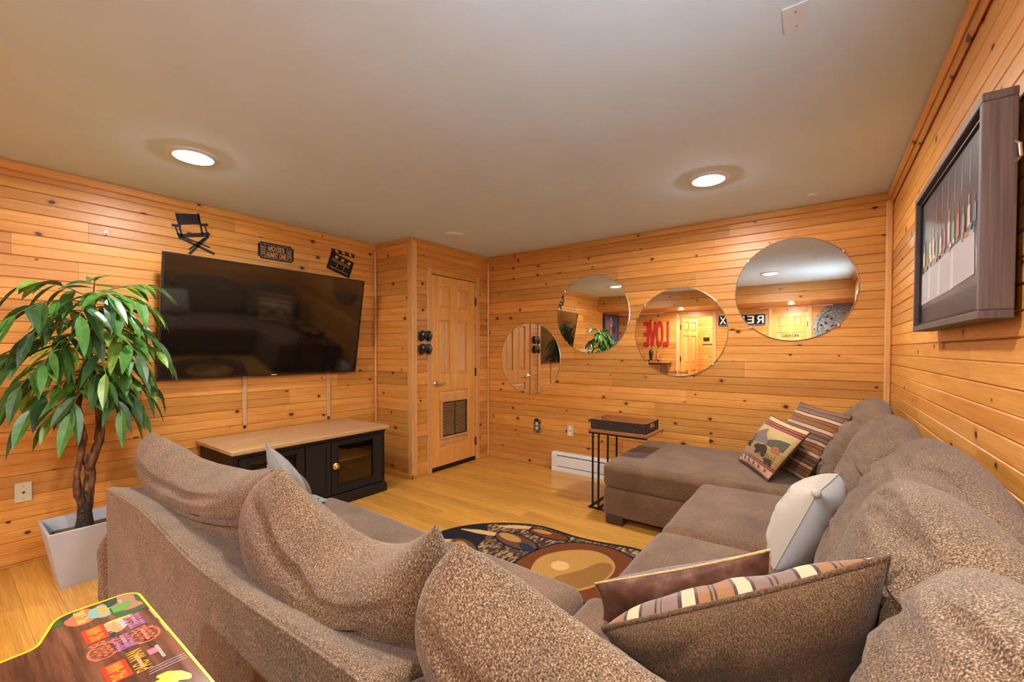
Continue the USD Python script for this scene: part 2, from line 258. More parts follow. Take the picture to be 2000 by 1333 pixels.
CH = [(.30, (.022, .010, .0045)), (.44, (.10, .053, .026)), (.56, (.205, .122, .066)), (.70, (.46, .30, .185))]
speck('chenille', CH, 400., rough=.95, bump=.0016, stretch=(1, 1, .6), sheen=.15, big=.16, bigscale=7.)
speck('chenille_seat', [(.3, (.074, .036, .017)), (.5, (.155, .080, .040)), (.7, (.245, .134, .072))], 300., rough=.95, bump=.0014, stretch=(1, .6, 1), sheen=.25, big=.22, bigscale=6.)
speck('pillow_brown', [(.3, (.020, .009, .003)), (.5, (.085, .040, .016)), (.72, (.22, .115, .05))], 520., rough=.95, bump=.002, stretch=(1, 1, .5), sheen=.15, big=.2)
speck('leather', [(.3, (.060, .022, .013)), (.52, (.115, .045, .026)), (.75, (.20, .105, .070))], 22., rough=.36, bump=.0012, detail=6.)
speck('bark', [(.35, (.012, .008, .007)), (.55, (.055, .032, .024)), (.7, (.16, .11, .09))], 130., rough=.85, bump=.004, detail=4.)
speck('trunk', [(.32, (.035, .014, .007)), (.5, (.13, .055, .024)), (.66, (.25, .125, .065)), (.8, (.42, .30, .22))], 45., rough=.85, bump=.006, stretch=(1, 1, .35), detail=5.)
speck('camo', [(.40, (.035, .028, .018)), (.5, (.16, .14, .06)), (.62, (.30, .26, .13))], 60., rough=.5)
speck('galvanized', [(.35, (.16, .16, .16)), (.6, (.33, .33, .33))], 30., rough=.45)
speck('clock_gray', [(.35, (.10, .10, .10)), (.6, (.26, .26, .25))], 40., rough=.6)
for i, (a, b) in enumerate((((.030, .085, .018), (.055, .15, .03)), ((.050, .16, .022), (.10, .27, .045)), ((.13, .27, .03), (.26, .42, .06)), ((.022, .062, .022), (.05, .12, .045)))):
    mat(f'leaf_{i}', {'g': ('geometry', {}), 'n': ('noise_texture', {'scale': 28., 'detail': 2.}), 'r': ('rgb_ramp', {'ramp': [(.3, a), (.7, b)]}), 'p': ('principled_bsdf', {'roughness': .34, 'specular_ior_level': .6}), 't': ('translucent_bsdf', {'color': tuple(min(1, v*1.6) for v in b)}), 'm': ('mix_closure', {'fac': .22})},
        [('g.position', 'n.vector'), ('n.fac', 'r.fac'), ('r.color', 'p.base_color'), ('p.BSDF', 'm.closure1'), ('t.BSDF', 'm.closure2')], surface='m.closure')
wood('cover_wood', 2, (.60, .36, .20), (.52, .30, .15), knots=0., vary=.03)
plain('twig', (.17, .12, .05), .7)

# ------------------------------------------------------------------ room shell
def frame_poly(x0, x1, y0, y1, w): return sbox(x0, y0, x1, y1).difference(sbox(x0 + w, y0 + w, x1 - w, y1 - w))
Z0, BW = 0.0127, 0.1312
def board(fr, x0, x1, z0, z1, t=.011, groove=True):
    w = z1 - z0; e = min(.0045, w*.2); g = []
    pts = [(z0 + .0005, -.002), (z1 - .0005, -.002), (z1 - .0005, t - .0055), (z1 - e, t)]
    if groove and w > .09: c = z1 - BW/2 if z1 - z0 > BW*.8 else (z0 + z1)/2; pts += [(c + .004, t), (c, t - .0045), (c - .004, t)]
    pts += [(z0 + e, t), (z0 + .0005, t - .0055)]
    p2 = Polygon(pts); tri = trimesh.creation.extrude_polygon(p2, x1 - x0 - .0008, engine='earcut'); v = tri.vertices.copy()
    tri.vertices = fr.o + (x0 + .0004 + v[:, 2:3])*fr.a + v[:, :1]*fr.b + v[:, 1:2]*fr.n
    if np.linalg.det(np.array([fr.b, fr.n, fr.a])) < 0: tri.invert()
    return tri
def wall(name, fr, L0, L1, label, mat_, z0=0., z1=H, holes=(), lens=(1.0, 2.6), cat='wall'):
    w = top(name, label, cat, kind='structure')
    segs = [sbox(L0, z0, L1, z1)]; back = sbox(L0, z0, L1, z1)
    for h in holes: back = back.difference(sbox(h[0], h[2], h[1], h[3]))
    part(w, 'backing', fr.ext(back, -.06, -.0025), 'wall_dark')
    k = math.floor((z0 - Z0)/BW)
    while Z0 + k*BW < z1 - .004:
        a, b = max(z0, Z0 + k*BW), min(z1, Z0 + (k + 1)*BW); k += 1
        if b - a < .01: continue
        runs = [(L0, L1)]
        for h in holes:
            if h[2] < (a + b)/2 < h[3]: runs = [r for s in runs for r in ((s[0], min(s[1], h[0])), (max(s[0], h[1]), s[1])) if r[1] - r[0] > .01]
        for r0, r1 in runs:
            x = r0
            while x < r1 - 1e-6:
                n = x + rng.uniform(*lens)
                if n > r1 - .35: n = r1
                part(w, 'plank', board(fr, x, n, a, b), mat_); x = n
    return w
DOOR = (3.055, 3.748, 0.0, 2.075)
ADDED_WIN = (-1.12, -.08, 1.22, 2.14)     # the added, unseen window in the right wall, along -y
wall('wall_left', FT, YR - .06, YC + .01, 'knotty pine plank wall behind the television and the potted tree', 'pine_y')
wall('wall_back', FM, XC - .01, XR + .005, 'knotty pine plank wall carrying four round mirrors', 'pine_x')
wall('wall_right', FRW, -YM, -YS, 'knotty pine plank wall carrying the framed picture', 'pine_y', holes=[ADDED_WIN])
wall('wall_closet_side', FCS, XL, XC + .01, 'narrow knotty pine closet wall beside the television console', 'pine_x', lens=(3, 4))
cx = wall('wall_closet_front', FCF, YC - .011, YM, 'knotty pine closet wall around the panelled door with the vent', 'pine_y', holes=[DOOR], lens=(3, 4))
part(cx, 'closet_backing', cat_(box((XL - .06, YC - .01, 0), (XL - .02, YM + .1, H)), box((XL - .06, YM + .06, 0), (XC + .1, YM + .1, H))), 'wall_dark')
D2, D3 = (.215, .775, 0., 2.03), (1.81, 2.48, 0., 2.0)
wall('wall_front', FRR, -XA - .06, -XL + .06, 'pine plank wall behind the camera, seen only in the mirrors', 'pine_x', z1=ZS, holes=[D2, D3])
wall('wall_alcove', Fr((XA, 0, 0), (0, -1, 0), (0, 0, 1), (-1, 0, 0)), -YS, -YR, 'short pine plank end wall of the rear alcove', 'pine_y', z1=ZS, lens=(3, 4))
wall('wall_alcove_return', Fr((0, YS, 0), (1, 0, 0), (0, 0, 1), (0, -1, 0)), XR, XA, 'short pine wall returning to the rear alcove', 'pine_x', z1=ZS, lens=(3, 4))
hx0, hx1, hy = -2.75, -1.20, -2.75
hall = Fr((0, hy, 0), (-1, 0, 0), (0, 0, 1), (0, 1, 0))
wall('wall_hall', hall, -hx1, -hx0, 'pine plank wall of the hall beyond the open rear door', 'pine_x', lens=(3, 4))
wall('wall_hall_side', Fr((hx0, 0, 0), (0, 1, 0), (0, 0, 1), (1, 0, 0)), hy, YR - .06, 'pine side wall of the hall beyond the open rear door', 'pine_y', lens=(3, 4))
wall('wall_hall_end', Fr((hx1, 0, 0), (0, -1, 0), (0, 0, 1), (-1, 0, 0)), -YR + .06, -hy, 'pine end wall of the hall beyond the open rear door', 'pine_y', lens=(3, 4))
w1 = top('window_1', 'unseen window added for cool fill light, with a drawn white roller shade, in the right wall beside the camera', 'window', (XR, .6, ADDED_WIN[2]), kind='structure')  # unseen window, added to put cool light on the ceiling
part(w1, 'casing', FRW.ext(sbox(ADDED_WIN[0] - .06, ADDED_WIN[2] - .06, ADDED_WIN[1] + .06, ADDED_WIN[3] + .06).difference(sbox(*[ADDED_WIN[k] for k in (0, 2, 1, 3)])), .011, .026), 'pine_z')
part(w1, 'frame', FRW.ext(frame_poly(ADDED_WIN[0], ADDED_WIN[1], ADDED_WIN[2], ADDED_WIN[3], .035), -.06, .0), 'white_paint'); part(w1, 'mullion', FRW.box(ADDED_WIN[0], ADDED_WIN[1], 1.66, 1.70, -.05, -.02), 'white_paint')
part(w1, 'pane', FRW.box(ADDED_WIN[0] + .03, ADDED_WIN[1] - .03, ADDED_WIN[2] + .03, ADDED_WIN[3] - .03, -.042, -.038), 'clear_pane')
sh0 = FRW.pt(ADDED_WIN[0] + .01, ADDED_WIN[2] + .02, .004); part(w1, 'roller_shade', (np.array([FRW.pt(x, z, .004) for x, z in ((ADDED_WIN[0] + .01, ADDED_WIN[2] + .02), (ADDED_WIN[1] - .01, ADDED_WIN[2] + .02), (ADDED_WIN[1] - .01, ADDED_WIN[3] - .03), (ADDED_WIN[0] + .01, ADDED_WIN[3] - .03))]), np.array([[0, 1, 2], [0, 2, 3]])), 'shade_cloth')
part(w1, 'roller', cyl(FRW.pt(ADDED_WIN[0] + .005, ADDED_WIN[3] - .025, .008), FRW.pt(ADDED_WIN[1] - .005, ADDED_WIN[3] - .025, .008), .02, 16), 'white_paint')
# ceiling, soffit
ce = top('ceiling', 'plain matt grey white ceiling with recessed lamps', 'ceiling', kind='structure')
part(ce, 'ceiling_panel', box((XL - .06, YS - .1, H), (XR + .06, YM + .06, H + .05)), 'ceiling_paint')
part(ce, 'hall_panel', box((hx0 - .1, hy - .1, H), (hx1 + .1, YR - .055, H + .05)), 'ceiling_paint')
sf = top('soffit', 'low pine boxed soffit across the room behind the camera', 'soffit', kind='structure')
FS = Fr((0, YS, 0), (-1, 0, 0), (0, 0, 1), (0, 1, 0))
part(sf, 'backing', box((XL - .06, YR - .06, ZS + .012), (XA + .06, YS - .001, H + .05)), 'wall_dark')
for a, b in ((ZS, ZS + .15), (ZS + .15, H)): part(sf, 'plank', board(FS, -XR - .0, -XL, a, b, groove=False), 'pine_x')
for k in range(8): part(sf, 'plank', box((XL, YR + k*(YS - YR)/8 + .0007, ZS), (XA, YR + (k + 1)*(YS - YR)/8 - .0007, ZS + .012), .002), 'pine_x')
# floor of narrow bamboo boards running along x
fl = top('floor', 'glossy honey coloured narrow plank floor', 'floor', kind='structure')
part(fl, 'subfloor', box((XL - .06, hy - .06, -.06), (XA + .06, YM + .06, -.0125)), 'wall_dark')
FW, y, row = .127, YR - 1.3, 0
while y < YM:
    x = XL - rng.uniform(0, 1.5)
    while x < (XR if y > YS else XA):
        n = x + rng.uniform(1.3, 1.9); a, b = max(x, XL), min(n, XR if y > YS else XA); x = n
        if b - a < .05 or (y < YR - .1 and (b < hx0 or a > hx1)): continue
        part(fl, 'floorboard', box((a + .0003, y + .0003, -.0125), (b - .0003, min(y + FW, YM) - .0003, 0), .0009), 'oak_floor')
    y += FW
# trims: crown strips, corner posts, base strips
ti = [0]
def trim(label, lo, hi, m, bev=.006, cat='trim'):
    ti[0] += 1; p = f'/World/trim_{ti[0]}'; lo, hi = np.array(lo, float), np.array(hi, float); b = np.array([(lo[0] + hi[0])/2, (lo[1] + hi[1])/2, min(lo[2], hi[2])])
    mm = box(lo, hi, bev); g = usdkit.mesh(stage, p, (mm.vertices - b, mm.faces), M[m]); g.AddTranslateOp().Set(Gf.Vec3d(*map(float, b))); tagp(g.GetPrim(), label, cat, kind='structure')
CT = .054
trim('pine crown strip along the ceiling above the television', (XL + .011, YS, H - CT), (XL + .029, YC, H), 'pine_y')
trim('pine crown strip above the closet side wall', (XL, YC - .029, H - .04), (XC + .025, YC - .011, H), 'pine_x')
trim('pine crown strip above the closet door wall', (XC + .011, YC - .029, H - .032), (XC + .027, YM, H), 'pine_y')
trim('pine crown strip above the wall of mirrors', (XC, YM - .029, H - CT), (XR, YM - .011, H), 'pine_x')
trim('pine crown strip along the ceiling above the framed picture', (XR - .045, YS, H - .045), (XR - .011, YM, H), 'pine_y', .012)
trim('lower pine crown strip above the framed picture', (XR - .028, YS, H - .085), (XR - .011, YM, H - .045), 'pine_y', .008)
trim('pine corner post between television wall and closet', (XL + .008, YC - .036, 0), (XL + .036, YC - .008, H - CT), 'pine_z', .01)
trim('pine corner post in the corner by the closet door', (XC + .008, YM - .036, 0), (XC + .036, YM - .008, H - CT), 'pine_z', .01)
trim('pine corner post in the corner above the far end of the sofa', (XR - .05, YM - .04, 0), (XR - .008, YM - .008, H - CT), 'pine_z', .01)
trim('flat pine corner board on the closet edge, side face', (XC - .052, YC - .021, 0), (XC + .022, YC - .010, H - .03), 'pine_z', .003)
trim('flat pine corner board on the closet edge, door face', (XC + .010, YC - .012, 0), (XC + .022, YC + .045, H - .03), 'pine_z', .003)
for nm, lab, lo, hi, m in (('baseboard_closet_side', 'low pine base strip under the closet side wall', (XL + .01, YC - .026, 0), (XC + .024, YC - .010, .045), 'pine_x'), ('baseboard_closet_front', 'low pine base strip beside the closet door', (XC + .010, YC - .026, 0), (XC + .024, 2.995, .045), 'pine_y'),
                           ('baseboard_closet_corner', 'low pine base strip between closet door and mirror wall', (XC + .010, 3.818, 0), (XC + .022, YM - .01, .04), 'pine_y'), ('baseboard_back', 'low pine base strip left of the white heater', (XC + .03, YM - .020, 0), (-2.345, YM - .010, .022), 'pine_x')):
    mm = box(lo, hi, .004); p = '/World/' + nm; b = np.array([*mm.vertices.mean(0)[:2], 0]); g = usdkit.mesh(stage, p, (mm.vertices - b, mm.faces), M[m]); g.AddTranslateOp().Set(Gf.Vec3d(*map(float, b))); tagp(g.GetPrim(), lab, 'baseboard', kind='structure')

# ------------------------------------------------------------------ doors
def casing(d, fr, x0, x1, z1, w=.062, t=.022):
    part(d, 'casing', fr.box(x0 - w, x0, 0, z1 + w, .010, t, .004), 'pine_z'); part(d, 'casing', fr.box(x1, x1 + w, 0, z1 + w, .010, t, .004), 'pine_z'); part(d, 'casing', fr.box(x0, x1, z1, z1 + w, .010, t, .004), 'pine_x' if abs(fr.a[0]) > .5 else 'pine_y')
def slab(d, fr, x0, x1, z0, z1, panels, t0=-.035, t1=.0, mats=('fir_door', 'fir_panel')):
    body = sbox(x0, z0, x1, z1)
    for p in panels: body = body.difference(sbox(*p))
    s = part(d, 'slab', fr.ext(body, t0, t1), mats[0])
    part(s, 'core', fr.box(x0 + .02, x1 - .02, z0 + .02, z1 - .02, t0 + .008, t1 - .014), mats[0])
    for (a, b, c, e) in panels:
        v = []
        for i, z in ((0, t1 - .013), (.012, t1 - .013), (.034, t1 - .004)):
            v += [(a + i, b + i, z), (c - i, b + i, z), (c - i, e - i, z), (a + i, e - i, z)]
        f = []
        for k in (0, 4):
            for j in range(4): n = (j + 1) % 4; f += [[k + j, k + n, k + 4 + n], [k + j, k + 4 + n, k + 4 + j]]
        f += [[8, 9, 10], [8, 10, 11]]; part(s, 'panel', fr.map(trimesh.Trimesh(np.array(v, float), f, process=False)), mats[1])
    return s
d1 = top('door_1', 'pine panelled closet door with a dark louvred vent low down', 'door', (XC, 3.40, 0), kind='structure')
casing(d1, FCF, 3.057, 3.752, 2.078)
jx0, jx1 = 3.0595, 3.7445
s1 = slab(d1, FCF, jx0, jx1, .045, 2.072, [(3.170, 1.735, 3.335, 1.965), (3.448, 1.735, 3.612, 1.965), (3.172, 1.02, 3.330, 1.61), (3.452, 1.02, 3.608, 1.61), (3.170, .245, 3.612, .845)], -.03, .010)
part(d1, 'door_sweep', FCF.box(jx0, jx1, .0, .047, -.02, .014, .003), 'black_metal')
vg = part(s1, 'vent_frame', FCF.ext(frame_poly(3.186, 3.622, .330, .752, .024), .0, .022), 'pine_z', label='pale wooden vent frame')
part(s1, 'vent_backing', FCF.box(3.205, 3.605, .345, .740, .0, .003), 'dark_gap')
part(s1, 'vent_rim', FCF.ext(frame_poly(3.208, 3.602, .350, .734, .012), .0, .012), 'louver')
for k in range(24):
    z = .364 + k*.0152; q = box((0, -.0085, -.0009), (.374, .0085, .0009)); q.apply_transform(trimesh.transformations.rotation_matrix(.75, (1, 0, 0))); q.apply_translation((3.218, z, .0085)); part(s1, 'vent_slat', FCF.map(q), 'louver')
part(s1, 'vent_bar', FCF.box(3.402, 3.410, .36, .726, .012, .0155), 'louver')
for z in (.222, 1.032, 1.848): part(d1, 'hinge', cat_(FCF.box(3.738, 3.760, z - .045, z + .045, .008, .016), cyl(FCF.pt(3.749, z - .047, .018), FCF.pt(3.749, z + .047, .018), .007, 10)), 'bronze')
hd = part(d1, 'door_handle', cat_(lathe([(0, 0), (.032, 0), (.032, .006), (.026, .012), (.012, .016), (.010, .045), (0, .045)], FCF.pt(3.115, .932, .010), (1, 0, 0), 24), tube([FCF.pt(3.115, .932, .05), FCF.pt(3.135, .934, .056), FCF.pt(3.165, .935, .056), FCF.pt(3.205, .930, .054), FCF.pt(3.222, .928, .05)], [.011, .0115, .010, .009, .006], 12)), 'nickel', smooth=40)
d2 = top('door_2', 'closed pine panelled door in the rear wall, seen in the largest mirror', 'door', (-.495, YR, 0), kind='structure')
casing(d2, FRR, D2[0], D2[1], D2[3])
slab(d2, FRR, D2[0] + .004, D2[1] - .004, .01, D2[3] - .004, [(.30, 1.72, .445, 1.92), (.545, 1.72, .69, 1.92), (.30, 1.0, .445, 1.62), (.545, 1.0, .69, 1.62), (.30, .22, .445, .85), (.545, .22, .69, .85)], -.03, .010)
part(d2, 'hinge', FRR.box(D2[0] - .006, D2[0] + .012, 1.72, 1.82, .010, .018), 'bronze')
part(d2, 'knob', lathe([(0, 0), (.03, 0), (.028, .008), (.01, .015), (.01, .035), (.026, .045), (.026, .06), (0, .068)], FRR.pt(.72, .93, .01), (0, 1, 0), 20), 'brass', smooth=40)
d3 = top('door_3', 'open rear doorway to a bright hall, its pine door swung inwards', 'door', (-2.145, YR, 0), kind='structure')
casing(d3, FRR, D3[0], D3[1], D3[3])
part(d3, 'jamb', cat_(FRR.box(D3[0] - .0, D3[0] + .012, 0, D3[3], -.06, .012), FRR.box(D3[1] - .012, D3[1], 0, D3[3], -.06, .012), FRR.box(D3[0], D3[1], D3[3] - .012, D3[3], -.06, .012)), 'pine_z')
FO = Fr((-2.455, YR - .065, 0), (.30, -.954, 0), (0, 0, 1), (.954, .30, 0))
slab(d3, FO, .0, .64, .01, 1.98, [(.09, 1.70, .27, 1.9), (.37, 1.70, .55, 1.9), (.09, 1.0, .27, 1.6), (.37, 1.0, .55, 1.6), (.09, .22, .27, .85), (.37, .22, .55, .85)], -.017, .017)
for z in (.3, 1.1, 1.78): part(d3, 'hinge', box((-2.475, YR - .07, z - .05), (-2.452, YR - .045, z + .05)), 'bronze')

# ------------------------------------------------------------------ ceiling fittings
LL = ('recessed ceiling lamp in a white ring above the potted tree side', 'recessed ceiling lamp in a white ring above the chaise, nearest the largest mirror', 'recessed ceiling lamp near the camera, seen only in the mirrors', 'recessed lamp in the low soffit before the closed rear door', 'recessed lamp in the low soffit before the open rear doorway')
for (x, y, H_), lab in zip(LAMPS, LL):
    g = 1.0 if H_ > 2.2 else .55
    t = top('ceiling_lamp', lab, 'ceiling lamp', (x, y, H_), group='recessed ceiling lamps')
    part(t, 'trim_ring', lathe([(r_*g, h_*g) for r_, h_ in [(.126, 0), (.126, -.004), (.118, -.010), (.096, -.012), (.090, -.006), (.086, .0), (.086, -.001)]], (x, y, H_), (0, 0, 1), 48), 'lamp_trim', smooth=40)
    part(t, 'baffle', lathe([(r_*g, h_*g) for r_, h_ in [(.088, -.001), (.078, -.004), (.078, -.0005)]], (x, y, H_), (0, 0, 1), 40), 'lamp_trim', smooth=40)
    part(t, 'bulb', lathe([(r_*g, h_*g) for r_, h_ in [(.076, -.004), (.073, -.010), (.060, -.0165), (.036, -.0205), (0, -.022)]], (x, y, H_), (0, 0, 1), 40), 'small_bulb' if g < 1 else 'soft_bulb' if x < -2 else 'bulb', smooth=True)
ht = top('hall_lamp', 'small ceiling lamp of the hall beyond the open rear door', 'ceiling lamp', (-2.0, -2.15, H)); part(ht, 'bulb', lathe([(.13, 0), (.12, -.03), (.07, -.05), (0, -.055)], (-2.0, -2.15, H), (0, 0, 1), 24), 'hall_bulb', smooth=True)
part(ht, 'collar', lathe([(.14, 0), (.14, -.008), (.125, -.012)], (-2.0, -2.15, H), (0, 0, 1), 24), 'white_paint')
sm = top('smoke_detector', 'flat round white cover on the ceiling before the closet door', 'ceiling cover', (-2.874, 2.985, H))
part(sm, 'cover', lathe([(.092, 0), (.092, -.006), (.082, -.014), (.04, -.018), (0, -.0185)], (-2.874, 2.985, H), (0, 0, 1), 40), 'lamp_trim', smooth=40)
part(sm, 'rim', lathe([(.098, 0), (.098, -.004), (.090, -.006)], (-2.874, 2.985, H), (0, 0, 1), 40), 'lamp_trim', smooth=40)
sp = top('sprinkler_cover', 'tiny round white cap on the ceiling near the right wall', 'ceiling cover', (-.06, 3.73, H)); part(sp, 'cap', lathe([(.042, 0), (.042, -.005), (.03, -.008), (0, -.009)], (-.06, 3.73, H), (0, 0, 1), 32), 'lamp_trim', smooth=40)
cp = top('ceiling_blank_plate', 'square white blank plate screwed to the ceiling near the right wall', 'cover plate', (-.083, 1.71, H))
part(cp, 'plate', box((-.120, 1.640, H - .006), (-.046, 1.778, H), .003), 'lamp_trim')
for yy in (1.672, 1.746): part(cp, 'screw', cyl((-.083, yy, H - .0085), (-.083, yy, H - .005), .004, 12), 'gray_lens')

# ------------------------------------------------------------------ sectional sofa: three modules
SZ = .45
def feet(t, pts, z=.062):
    for x, y in pts: part(t, 'foot', box((x - .065, y - .035, 0), (x + .065, y + .035, z), .006), 'foot_wood')
def slope_in(v):   # the soft top of the back sinks a little between its ends
    v = v.copy(); k = np.clip((v[:, 2] - .55)/.15, 0, 1); v[:, 2] -= k*(.018*np.sin(v[:, 0]*4.2 + 1) + .012 + .05*np.clip((v[:, 1] - .46)/.16, 0, 1)); return v
t = top('sectional_sofa', 'brown chenille sofa section with a rolled arm, its back to the camera', 'sofa', (-1.6, .9, 0), group=None)
part(t, 'base', softbox((-2.60, .50, .06), (-.665, 1.335, .29), .035), 'chenille', smooth=True)
part(t, 'back', softbox((-2.55, .44, .05), (-.62, .625, .70), .028, noise=.006, seed=3, fn=slope_in), 'chenille', smooth=True)
part(t, 'piping', tube([(x, .4425 + .002*math.sin(x*9), .694 - .018*math.sin(x*4.2 + 1) - .012) for x in np.linspace(-2.535, -.63, 60)], .0045, 7), 'chenille', smooth=True)
for a, b, sd in ((-2.315, -1.378, 1), (-1.370, -.668, 2)): part(t, 'seat_cushion', softbox((a, .60, .255), (b, 1.385, SZ - .01), .055, crown=(.022, .010), noise=.006, seed=sd), 'chenille_seat', smooth=True)
def arm_fit(v):
    v = v.copy(); k = np.clip((v[:, 0] + 2.575)/.02, 0, 1); v[:, 1] = np.maximum(v[:, 1], .41 + .07*k); v[:, 2] -= np.clip((.9 - v[:, 1])/.5, 0, 1)*.06*np.clip(v[:, 2]/.5, 0, 1); return v
arm = softbox((-2.715, .412, .055), (-2.318, 1.325, .595), .175, crown=(.02, .0), noise=.008, seed=9, fn=arm_fit)
part(t, 'arm', arm, 'chenille', smooth=True)
feet(t, [(-2.6, .56), (-.75, .56), (-2.55, 1.27), (-.8, 1.27)])
t = top('sectional_sofa', 'brown chenille corner and long sofa section along the right wall', 'sofa', (-.1, 1.7, 0))
part(t, 'base', softbox((-.575, .50, .06), (.36, 2.925, .29), .035), 'chenille', smooth=True)
part(t, 'back', softbox((.205, .46, .05), (.385, 2.935, .70), .03, noise=.006, seed=5), 'chenille', smooth=True)
part(t, 'corner_back', softbox((-.617, .44, .05), (.20, .625, .695), .03, noise=.006, seed=6, fn=slope_in), 'chenille', smooth=True)
for a, b, x0, sd in ((.60, 1.372, -.660, 3), (1.382, 2.048, -.632, 4), (2.056, 2.928, -.628, 5)):
    part(t, 'seat_cushion', softbox((x0, a, .255), (.24, b, SZ - .01), .055, crown=(.024, .006), noise=.006, seed=sd), 'chenille_seat', smooth=True)
feet(t, [(-.50, .56), (-.50, 1.9), (-.50, 2.88), (.28, 2.85)])
t = top('sectional_sofa', 'brown chenille chaise section along the mirror wall', 'chaise', (-.5, 3.45, 0))
part(t, 'base', softbox((-1.318, 2.948, .058), (.36, 3.955, .268), .035, noise=.004, seed=7), 'chenille_seat', smooth=True)
part(t, 'seat_cushion', softbox((-1.322, 2.945, .262), (.24, 3.955, SZ), .05, crown=(.016, .006), noise=.005, seed=8), 'chenille_seat', smooth=True)
part(t, 'back', softbox((.205, 2.95, .05), (.385, 3.955, .70), .03), 'chenille', smooth=True)
feet(t, [(-1.225, 2.985), (.22, 2.985), (-1.225, 3.90), (.22, 3.90)])

# loose back cushions
def back_cushion(label, c, t_, **k):
    pl = Pillow(c, t_, rnd=k.pop('rnd', .62), pinch=k.pop('pinch', .0), q=k.pop('q', .42), p=2.4, amp=k.pop('amp', .016), freq=k.pop('freq', 6.5), **k)
    m = pl.whole(56); q = top('back_cushion', label, 'cushion', tuple(np.r_[m.vertices.mean(0)[:2], m.vertices[:, 2].min()]), group=None)
    part(q, 'cover', m, 'chenille', smooth=True); g = np.linspace(-.8, .8, 30)
    part(q, 'seam', tube(pl.at(g, np.full(30, -.93), -1, .0), .003, 6), 'chenille', smooth=True); return q
def folds(seed, n=9, lo=-.1, hi=.85, dp=.011, sl=.25):
    r = random.Random(seed); out = []
    for i in range(n):
        v = lo + (hi - lo)*(i + r.uniform(.1, .9))/n; u = r.uniform(-.85, .2); L = r.uniform(.5, 1.1); k = r.uniform(-sl, sl); out.append((u, v, min(.92, u + L), v + k*L*.5, r.uniform(.010, .018), dp*r.uniform(.6, 1.4)))
    return out
back_cushion('brown slumped back cushion over the sofa arm, beside the potted tree', [(-1.36, .82, .44), (-2.45, .82, .44), (-2.57, .60, .92), (-1.25, .61, .955)], .22, rnd=.45, sag=.11, seed=11, amp=.010, mids=((-1.36, .655, .72), (-2.70, .635, .73)), creases=folds(1, 8))
back_cushion('brown creased back cushion in the middle of the near sofa', [(-.62, .82, .44), (-1.42, .82, .44), (-1.27, .60, .965), (-.60, .60, .955)], .22, rnd=.34, sag=.165, seed=12, amp=.010, mids=((-.60, .65, .72), (-1.50, .615, .745)), creases=folds(2, 8))
back_cushion('brown dented back cushion nearest the camera, left of the striped pillow', [(-.06, .82, .44), (-.64, .82, .44), (-.555, .58, .955), (-.08, .60, .79)], .22, rnd=.36, sag=.06, seed=13, amp=.012, mids=((-.03, .65, .64), (-.65, .60, .74)), creases=[(.5, -.1, -.2, .35, .03, .028), (.8, .5, -.3, .75, .014, .014), (.6, .2, -.5, .62, .012, .010)])
R = [('brown back cushion in the far corner behind the striped pillow', [(.02, 3.86, .44), (.02, 3.00, .44), (.29, 2.99, .95), (.325, 3.83, .985)], 21), ('brown folded back cushion second from the far corner, by the right wall', [(.10, 3.02, .44), (.10, 2.10, .44), (.295, 2.08, .955), (.30, 2.98, .985)], 22),
     ('brown creased back cushion behind the cream pillow', [(.03, 2.12, .44), (.03, 1.12, .44), (.31, 1.05, .97), (.31, 2.00, 1.035)], 23), ('brown wrinkled back cushion behind the near striped pillow', [(.12, 1.66, .44), (.12, .95, .44), (.25, .85, .97), (.160, 1.40, 1.015)], 24),
     ('brown wrinkled back cushion in the sofa corner at the bottom right', [(.09, 1.05, .44), (.10, .52, .44), (.25, .50, .98), (.20, .96, .99)], 25)]
for lab, c_, sd in R: back_cushion(lab, c_, .25, rnd=.42, sag=-.01, seed=sd, amp=.010, creases=folds(sd, 11, -.55, .9, .013, .35))

# throw pillows
def striped(cols):
    out, x = [], 0.
    for w, c in cols: out.append((x, lin(c))); x += w
    tot = x; return [(a/tot, c) for a, c in out] + [(1.0, out[-1][1])]
CRM, TAN, MAU, DK = (192, 152, 114), (132, 84, 44), (116, 84, 72), (54, 30, 22)
pat = [(5, CRM), (1, DK), (6, TAN), (.7, DK), (1, TAN), (.7, DK), (4, TAN), (1.2, DK), (5, CRM), (1.2, DK), (6, MAU), (.7, DK), (1.2, MAU), (.7, DK), (5, MAU), (1.2, DK)]
uvramp('stripe_v', striped(pat*3), 'y', .012, weave=.12, scale=400.); uvramp('stripe_u', striped(pat*2 + pat[:6]), 'x', .012, weave=.10, scale=500.)
def throw(name, label, pl, front, back, rim=None, rr=.005, group=None):
    a, uva = pl.mesh(1, 44); b, uvb = pl.mesh(-1, 44); vv = np.vstack([a.vertices, b.vertices])
    q = top(name, label, 'pillow', tuple(np.r_[vv.mean(0)[:2], vv[:, 2].min()]), group=group)
    part(q, 'front_cover', a, front, smooth=True, uv=uva); part(q, 'back_cover', b, back, smooth=True, uv=uvb)
    if rim: part(q, 'piping', pl.rim(rr), rim, smooth=True)
    return q
pl = Pillow([(-.345, 3.62, .475), (-.075, 3.19, .475), (.150, 3.25, .895), (-.118, 3.68, .917)], .15, pinch=.05, q=.55, amp=.006, seed=31)
throw('throw_pillow', 'brown and cream striped pillow leaning in the far sofa corner', pl, 'stripe_v', 'pillow_brown', 'pillow_brown', .004)
